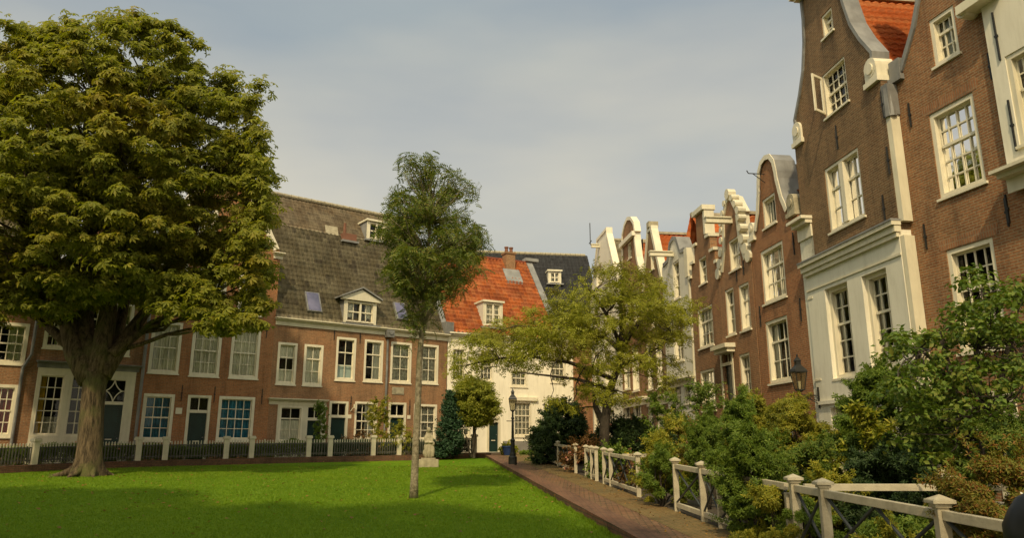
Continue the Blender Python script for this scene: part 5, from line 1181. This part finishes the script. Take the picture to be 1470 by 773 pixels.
bush('reddish leaning shrub just behind the nearest corner post', 'bush', 1320, 1400, 680, 8.4, 'lf_autumn', 8000, .045, ry=.6, tmpl=TU)
bush('dark shrub filling the corner between the dividing fences', 'bush', 1105, 1210, 628, 11.8, 'lf_deep', 12000, .055, ry=.9, tmpl=TU)
bush('olive shrub behind the dense green bush', 'bush', 1040, 1110, 560, 17.5, 'lf_yellow', 9000, .06, ry=.8, tmpl=TU)
bush('tall green bush growing against the orange brick house', 'bush', 1045, 1120, 575, 20, 'lf_green', 9000, .07, ry=.9, tmpl=TU)
bush('loose green shrub with pale flowers below the stepped gable', 'bush', 990, 1045, 590, 16.5, 'lf_green', 6000, .06, ry=.6, tmpl=TU, flowers=[('petal_w', 10, .04)])
bush('dark green ground shrub along the foot of the white boarded house', 'bush', 940, 1010, 610, 22, 'lf_dark', 6000, .08, tmpl=TU)
bush('dark spreading shrub at the wall behind the crooked tree', 'bush', 880, 950, 600, 29, 'lf_dark', 6000, .09, tmpl=TU)
bush('tall dark hedge plant below the red-brown brick house', 'bush', 1290, 1400, 560, 12.8, 'lf_deep', 12000, .06, ry=.9, tmpl=TU)
bush('leafy green shrub at the right edge behind the autumn bush', 'bush', 1400, 1520, 600, 9.2, 'lf_deep', 12000, .055, ry=.8, tmpl=TU)
bush('dense fresh green shrub growing out through the fence beside the nearest posts', 'bush', 1038, 1108, 602, 10.7, 'lf_green', 20000, .05, ry=.5, tmpl=TU, nclump=90)
bush('green and yellow leaves spilling over the fence onto the path edge', 'bush', 925, 968, 640, 15.0, 'lf_green', 9000, .055, ry=.4, tmpl=TU)
bush('feathery green shrub rising behind the second fence opening', 'bush', 985, 1035, 600, 14.6, 'lf_green', 9000, .055, ry=.6, tmpl=TU)
bush('green trailing plants pushing through the bottom of the fence', 'bush', 1115, 1175, 705, 9.5, 'lf_green', 5000, .045, ry=.35, tmpl=TU)
bush('mid-green shrub overhanging the fence left of the nearest gatepost', 'bush', 1085, 1140, 640, 10.6, 'lf_deep', 9000, .05, ry=.5, tmpl=TU)
bush('yellow-green leafy mound between the nearest posts', 'bush', 1150, 1215, 668, 10.2, 'lf_yellow', 7000, .05, ry=.5, tmpl=TU)
# ------------------------------------------------------------------ left fence on the kerb with hedge behind
class Poly:
    def __init__(s, pts):
        s.p = [Vector(p) for p in pts]; s.c = [0]
        for a, b in zip(s.p, s.p[1:]): s.c.append(s.c[-1]+(b-a).length)
    def at(s, t):
        for i in range(len(s.p)-1):
            if t <= s.c[i+1] or i == len(s.p)-2:
                k = (t-s.c[i])/(s.c[i+1]-s.c[i]); d = (s.p[i+1]-s.p[i]).normalized(); return s.p[i].lerp(s.p[i+1], k), d
    def t_of_px(s, px):
        best = None
        for k in range(2001):
            t = s.c[-1]*k/2000; p, _ = s.at(t); z = gz(p.y)+.6; dx, dy, dz = p.x, p.y, z-EYE
            dep = dy*cp+dz*sp; q = CX+F*dx/dep
            if best is None or abs(q-px) < best[0]: best = (abs(q-px), t)
        return best[1]
offk = .19
def shift(pts, o):
    P = [Vector(p) for p in pts]; r = []
    for i, p in enumerate(P):
        d = (P[min(i+1, len(P)-1)]-P[max(i-1, 0)]).normalized(); r.append(p+Vector((d.y, -d.x))*o)
    return r
FL = Poly(shift(lp[1:], offk))
posts = [700, 645, 573, 536, 474, 443, 361, 325, 238, 199, 50, -30]
ts = [FL.t_of_px(p) for p in posts]
fence = empty('picket_fence', (*FL.at(ts[0])[0], 0), label='dark picket fence with cream posts on the brick kerb before the left houses', cat='fence')
fb = fence.location.copy()
for t in ts:
    p, d = FL.at(t); z = gz(p.y)+.1; a = math.atan2(d.y, d.x)
    mb = MB(); mb.box(-.11, .11, -.11, .11, 0, .84); mb.box(-.15, .15, -.15, .15, .84, .93); mb.box(-.13, .13, -.13, .13, .93, .97)
    o = mb.build('post', M['post'], fence, bevel=.012); o.location = (p.x-fb.x, p.y-fb.y, z); o.rotation_euler = (0, 0, a)
M['picket_tip'] = plain('pale_picket_tip', (.55, .5, .38), .6, .12)
for t0, t1 in zip(ts, ts[1:]):
    mb = MB(); mt = MB(); n = int((t1-t0)/.115)
    for i in range(1, n):
        t = t0+(t1-t0)*i/n; p, d = FL.at(t); z = gz(p.y)+.1; q = Vector((p.x-fb.x, p.y-fb.y, 0)); e = Vector((d.x, d.y, 0))*.022; f = Vector((-d.y, d.x, 0))*.012
        h = .80; vs = [q+a*e+b*f+Vector((0, 0, z+zz)) for zz in (.06, h-.16) for a, b in ((-1, -1), (1, -1), (1, 1), (-1, 1))]
        mb.add(vs, [(0, 3, 2, 1), (4, 5, 6, 7), (0, 1, 5, 4), (1, 2, 6, 5), (2, 3, 7, 6), (3, 0, 4, 7)])
        vs = [q+a*e+b*f+Vector((0, 0, z+zz)) for zz in (h-.158, h-.03) for a, b in ((-1, -1), (1, -1), (1, 1), (-1, 1))]+[q+Vector((0, 0, z+h))]
        mt.add(vs, [(0, 3, 2, 1), (0, 1, 5, 4), (1, 2, 6, 5), (2, 3, 7, 6), (3, 0, 4, 7), (4, 5, 8), (5, 6, 8), (6, 7, 8), (7, 4, 8)])
    for zz in (.16, .62):
        k = 4
        for i in range(k):
            a, _ = FL.at(t0+(t1-t0)*i/k); b, dd = FL.at(t0+(t1-t0)*(i+1)/k); o2 = Vector((-dd.y, dd.x, 0))*-.03
            mb.beam(Vector((a.x-fb.x, a.y-fb.y, gz(a.y)+.1+zz))+o2, Vector((b.x-fb.x, b.y-fb.y, gz(b.y)+.1+zz))+o2, .03, .05)
    pn = mb.build('picket_panel', M['picket'], fence); mt.build('picket_tips', M['picket_tip'], pn)
# clipped hedge right behind it
def hedge(pt0, pt1, label, m, seg=None, flowers=None, h=.72, dd=.55, n_=900):
    t0, t1 = FL.t_of_px(pt0), FL.t_of_px(pt1); mid, d = FL.at((t0+t1)/2); root = empty('hedge', (mid.x, mid.y, gz(mid.y)), label=label, cat='hedge', group='clipped hedges behind the picket fence')
    n = int(n_*abs(t1-t0)); t = rng.uniform(min(t0, t1), max(t0, t1), n); pos = np.empty((n, 3))
    for i in range(n):
        p, d = FL.at(t[i]); nrm = Vector((d.y, -d.x)); o = dd+rng.uniform(-.28, .28); q = p+nrm*o; pos[i] = (q.x-mid.x, q.y-mid.y, gz(q.y)-gz(mid.y)+.05+(h+.08*math.sin(t[i]*2.1)+.05*math.sin(t[i]*5.3))*rng.random()**.6)
    scatter('foliage', TU, pos, rng.normal(0, .5, (n, 3))+np.array([0, -.5, .5]), rng.uniform(.06, .11, n), M[m], root)
    if flowers:
        k = rng.integers(0, n, flowers[1]); q = pos[k]+np.array([0, -.3, .1]); q = np.repeat(q, 4, 0)+rng.normal(0, .03, (len(q)*4, 3)); scatter('flowers', t_leaf(.9, .2), q, rng.normal(size=(len(q), 3)), np.full(len(q), .08), M[flowers[0]], root)['kind'] = 'stuff'
hedge(50, -40, 'hedge with a few pink roses behind the leftmost fence panel', 'lf_green', flowers=('flower', 12))
hedge(199, 52, 'dark hedge dotted with pale roses behind the chestnut trunk', 'lf_deep', flowers=('flower', 20))
hedge(361, 201, 'dark low hedge in front of the blue-curtained house', 'lf_deep', h=.6)
hedge(443, 363, 'hedge in front of the left end of the long brown house', 'lf_deep', flowers=('petal_w', 4))
hedge(573, 445, 'dark hedge under the middle doors of the long brown house', 'lf_dark', flowers=('flower', 6))
hedge(700, 575, 'near-black clipped hedge at the right end of the picket fence', 'lf_dark')
# soil strip under it
gl = shift(lp[1:], .38); gl2 = [LF.pt(u) for u in (W4+.5, -10, -30)]
sheet('front_gardens', [(p.x, p.y) for p in gl]+[(gl2[2][0]-8, gl2[2][1]-6), gl2[2], gl2[1], gl2[0], (0.2, 47.), (2.5, 45.5), (gl[0].x+.3, gl[0].y+.2)], M['soil'], -.01)

# ------------------------------------------------------------------ white timber fence on the right
fy = lambda px: None
FP = Fr(4.22-.084*20, 20, math.atan2(-1, .084))
def fpt(px, py): u, z = FP.uv(px, py); x, y = FP.pt(u); return x, y
def add_post(root, b, x, y, h=.95, w_=.1, cap=True):
    mb = MB(); k = w_/2; mb.box(-k, k, -k, k, -.02, h-.07)
    if cap:
        mb.box(-k-.018, k+.018, -k-.018, k+.018, h-.09, h-.06); mb.box(-k-.045, k+.045, -k-.045, k+.045, h-.058, h-.025)
        mb.add([(-k-.04, -k-.04, h-.024), (k+.04, -k-.04, h-.024), (k+.04, k+.04, h-.024), (-k-.04, k+.04, h-.024), (0, 0, h+.02)], [(0, 3, 2, 1), (0, 1, 4), (1, 2, 4), (2, 3, 4), (3, 0, 4)])
    o = mb.build('post', M['fence'], root, bevel=.006); o.location = (x-b[0], y-b[1], gz(y)-b[2]); o.rotation_euler = (0, 0, R_(-4.8)); return o
def add_rails(root, b, P, Q, hz=(.80, .12), brace=True, w_=.06, hh=.085):
    (x0, y0), (x1, y1) = P, Q
    A = Vector((x0-b[0], y0-b[1], gz(y0)-b[2])); B = Vector((x1-b[0], y1-b[1], gz(y1)-b[2])); d = (B-A).normalized()
    A2, B2 = A+d*.05, B-d*.05
    for z in hz: MB().beam(A2+Vector((0, 0, z)), B2+Vector((0, 0, z)), w_, hh).build('rail', M['fence'], root, bevel=.006)
    if brace and (B-A).length > .5:
        L = (B-A).length; n = max(1, round(L/1.1)); mb = MB(); lo, hi = hz[1]+.045, hz[0]-.045
        for i in range(n):
            p = A2.lerp(B2, i/n); q = A2.lerp(B2, (i+1)/n)
            for a, c, o in ((lo, hi, -.012), (hi, lo, .012)):
                off = Vector((o, 0, 0)); mb.tube([p+off+Vector((0, 0, a)), q+off+Vector((0, 0, c))], [.018, .018], 6)
        mb.build('cross_brace', M['brace'], root)
def white_fence(label, pxs, joins, tops=None, noc=()):
    P = [fpt(px, py) for px, py in pxs]; b = (P[0][0], P[0][1], gz(P[0][1])); root = empty('garden_fence', b, label=label, cat='fence', group='white timber garden fences along the path')
    for i, (x, y) in enumerate(P): add_post(root, b, x, y, cap=i not in noc, h=.95 if i not in noc else .8)
    for i, j in joins: add_rails(root, b, P[i], P[j])
    return root, P, b
# the base line of the fence, px of each post with the row of its cap
white_fence('farthest white fence piece at the end of the path, by the dark laurel', [(784.5, 631), (790, 632), (801, 634), (826, 638)], [(0, 1), (1, 2), (2, 3)])
white_fence('short white fence piece of three close posts between two gates', [(841, 640), (849, 641), (855.5, 642)], [(0, 1), (1, 2)])
white_fence('white fence piece with pink flowers behind it, just left of the spilling yellowish shrub', [(866.5, 643), (876, 644), (915, 649)], [(0, 1), (1, 2)])
white_fence('white fence piece between the yellowish shrub and the dense green bush', [(968.5, 657), (1006.5, 662.5), (1031, 666), (1130, 680.5)], [(0, 1), (1, 2), (2, 3)], noc=(2, 3))
r_, P_, b_ = white_fence('nearest white fence with thick top rail, crossed by dark braces, bottom right', [(1138.5, 682), (1180.5, 687.5), (1348, 712), (1700, 763)], [(0, 1), (1, 2), (2, 3)])
def divider(px, py, L, label, ang=0.):
    x, y = fpt(px, py); b = (x, y, gz(y)); root = empty('garden_fence', b, label=label, cat='fence', group='white timber fences dividing the gardens')
    x1, y1 = x+.1, y+.08; x2, y2 = x+L*math.cos(ang), y+.08+L*math.sin(ang)
    add_post(root, b, x2, y2); add_post(root, b, (x+x2)/2, (y1+y2)/2); add_rails(root, b, (x1, y1), ((x+x2)/2, (y1+y2)/2), brace=False); add_rails(root, b, ((x+x2)/2, (y1+y2)/2), (x2, y2), brace=False)
divider(885, 645, 3.6, 'dividing fence running back from the path behind the pink flowers')
divider(1020, 660, 3.6, 'dividing fence running back between the yellow and green bushes')
divider(1138.5, 682, 3.9, 'dividing fence running back under the dark shrub from the nearest posts')

# ------------------------------------------------------------------ street lamps
def lantern(root, z, s_=1., prefix=None):
    """tapered four-sided glass lantern with a hipped roof; z is the underside"""
    k = 4; rt = math.pi/4; fr = MB(); w0, w1, hh = .13*s_, .235*s_, .5*s_
    c = lambda w_, zz: [(w_*math.cos(rt+i*math.pi/2)*1.414*.707, w_*math.sin(rt+i*math.pi/2)*1.414*.707, zz) for i in range(4)]
    b0, b1 = c(w0, z), c(w1, z+hh)
    for i in range(4):
        fr.beam(b0[i], b1[i], .022*s_, .022*s_); fr.beam(b0[i], b0[(i+1) % 4], .03*s_, .03*s_); fr.beam(b1[i], b1[(i+1) % 4], .035*s_, .035*s_)
    fr.lathe([(.02, -.06*s_), (w0*.9, 0), (w0*.9, .012)], (0, 0, z-.015), 4, rt)
    fo = fr.build('lantern_frame', M['iron'], root)
    MB().add(b0+b1, [(0, 1, 5, 4), (1, 2, 6, 5), (2, 3, 7, 6), (3, 0, 4, 7)]).build('lantern_glass', M['lampglass'], fo)
    MB().lathe([(w1*1.12, 0), (w1*.95, .06*s_), (w1*.45, .17*s_), (w1*.40, .2*s_), (w1*.40, .29*s_), (w1*.5, .3*s_), (w1*.3, .36*s_), (.02*s_, .42*s_), (.03*s_, .46*s_), (.005, .5*s_)], (0, 0, z+hh+.01), 4, rt).build('lantern_roof', M['iron'], root)
    MB().tube([(0, 0, z+.02), (0, 0, z+.24*s_)], [.03*s_, .045*s_], 8).build('lamp_bulb', M['white'], root)
m_, t_, p_ = newmat('lantern_glass'); t_.nodes.remove(p_); a_ = nd(t_, 'ShaderNodeBsdfTransparent'); a_.inputs[0].default_value = (.8, .78, .68, 1); b_2 = nd(t_, 'ShaderNodeBsdfTranslucent'); b_2.inputs[0].default_value = (.6, .56, .42, 1); c_ = nd(t_, 'ShaderNodeMixShader'); c_.inputs[0].default_value = .3
t_.links.new(a_.outputs[0], c_.inputs[1]); t_.links.new(b_2.outputs[0], c_.inputs[2]); t_.links.new(c_.outputs[0], t_.nodes['Material Output'].inputs[0]); M['lampglass'] = m_
lb_ = G(736, 668); lamp = empty('street_lamp', lb_, label='black cast-iron lamp post with square lantern on the path corner', cat='street lamp')
zl = WP(734, 590, lb_.y).z-lb_.z
MB().lathe([(.17, -.05), (.17, .3), (.13, .34), (.12, .42), (.085, .5), (.08, .9), (.1, .93), (.1, .97), (.055, 1.02), (.045, zl-.35), (.07, zl-.33), (.07, zl-.3), (.04, zl-.26), (.035, zl-.06), (.05, zl-.05)], (0, 0, 0), 12).build('pole', M['iron'], lamp)
MB().beam((-.25, 0, zl-.42), (.25, 0, zl-.42), .03, .03).build('ladder_bar', M['iron'], lamp)
zt_ = WP(734, 557, lb_.y).z-lb_.z; lantern(lamp, zl, (zt_-zl)/1.01)
# wall lantern on the white ground floor
wu, wz = h8.uv(1178, 571); wx, wy = h8.fr.pt(max(wu, .05), -.04)
wl_ = empty('wall_lantern', (wx, wy, wz+h8.z0), h8.fr.az, label='black lantern on a scrolled iron bracket at the corner of the white ground floor', cat='lantern')
Lb = .55; mb = MB(); mb.box(-.03, .03, -.03, .0, -.3, .28).beam((0, 0, .05), (0, -Lb, .05), .035, .035).beam((0, 0, -.2), (0, -Lb*.8, .03), .02, .02)
for k in range(3):
    cy_, cz_, rr = -.10-.12*k, -.04+.012*k, .05-.008*k; pts = [(0, cy_+rr*math.cos(a), cz_+rr*math.sin(a)) for a in np.linspace(0, 5.2, 10)]; mb.tube(pts, [.012]*10, 5)
mb.tube([(0, -Lb, .05), (0, -Lb, .2)], [.03, .03], 8); mb.build('bracket', M['iron'], wl_)
sub = empty('lantern', (0, -Lb, 0)); sub.parent = wl_
lantern(sub, .2, 1.0)
# ------------------------------------------------------------------ statue on the lawn
def statue():
    b = G(614.5, 671, LAWN); px = b.y/F*1.02; root = empty('statue', b, R_(8), label='small weathered stone statue of a robed figure on a block on the lawn', cat='statue')
    MB().box(-.42, .42, -.33, .33, -.05, .30).box(-.30, .30, -.24, .24, .30, .36).build('base', M['stone'], root, bevel=.02)
    bm = bmesh.new()
    def blob(x, y, z, rx, ry, rz_): bmesh.ops.create_icosphere(bm, subdivisions=3, radius=1, matrix=Matrix.Translation((x, y, z)) @ Matrix.Diagonal((rx, ry, rz_, 1)))
    for a in ((0, .02, .56, .24, .2, .24), (0, .0, .78, .205, .17, .24), (.01, 0, 1.0, .175, .14, .24), (.01, .01, 1.2, .155, .12, .17), (0, 0, 1.37, .06, .06, .09), (0, -.02, 1.5, .085, .095, .12), (0, .03, 1.47, .10, .09, .15), (0, .05, 1.3, .15, .09, .16),
              (-.15, -.05, 1.12, .05, .07, .17), (.15, -.05, 1.12, .05, .07, .17), (-.08, -.15, .99, .10, .05, .045), (.09, -.15, .99, .10, .05, .045), (.19, -.08, .62, .07, .09, .24), (-.1, -.13, .62, .06, .06, .28), (.03, -.15, .6, .055, .06, .26), (.12, -.11, .62, .05, .06, .28), (.2, -.1, .93, .06, .06, .09)): blob(*a)
    me = bpy.data.meshes.new('figure'); bm.to_mesh(me); bm.free(); me.materials.append(M['stone']); o = bpy.data.objects.new('figure', me); COL.objects.link(o); o.parent = root
    r = o.modifiers.new('remesh', 'REMESH'); r.mode = 'VOXEL'; r.voxel_size = .022; r.use_smooth_shade = True
statue()
# fallen leaves
def fallen():
    n = 900; X = rng.uniform(-19, 2, n); Y = rng.uniform(11, 36, n); k = inside(lawn_poly, X, Y); X, Y = X[k], Y[k]; n = len(X)
    P = np.stack([X, Y, SL*Y+LAWN+.035], 1); o = scatter('fallen_leaves', t_leaf(.7, .1), P, np.array([[0, 0, 1.]])+rng.normal(0, .25, (n, 3)), rng.uniform(.05, .11, n), M['fallen'], None); tag(o, 'yellow-brown fallen leaves scattered on the lawn', 'leaves', kind='stuff')
fallen()
def litter():
    n = 700; Y = rng.uniform(9, 38, n); X = np.array([fx(y) for y in Y])-np.abs(rng.normal(0, .55, n))-.03
    P = np.stack([X, Y, SL*Y+.015], 1); o = scatter('leaf_litter', t_leaf(.7, .1), P, np.array([[0, 0, 1.]])+rng.normal(0, .3, (n, 3)), rng.uniform(.025, .06, n), M['fallen'], None); tag(o, 'small dead leaves gathered along the edge of the brick path', 'leaves', kind='stuff')
litter()
# dark round-topped post at the very edge
g = WP(1480, 720, 2.6); pb = MB().lathe([(.09, 0), (.09, 1.0), (.11, 1.02), (.11, 1.08), (.085, 1.12), (.05, 1.16), (0.002, 1.18)], (0, 0, 0), 20).build('bollard', M['iron'], smooth=True); pb.location = (g.x, 2.6, gz(2.6)); pb.scale = (.85, .85, 1.13); tag(pb, 'dark rounded post cut off by the bottom right corner', 'bollard')
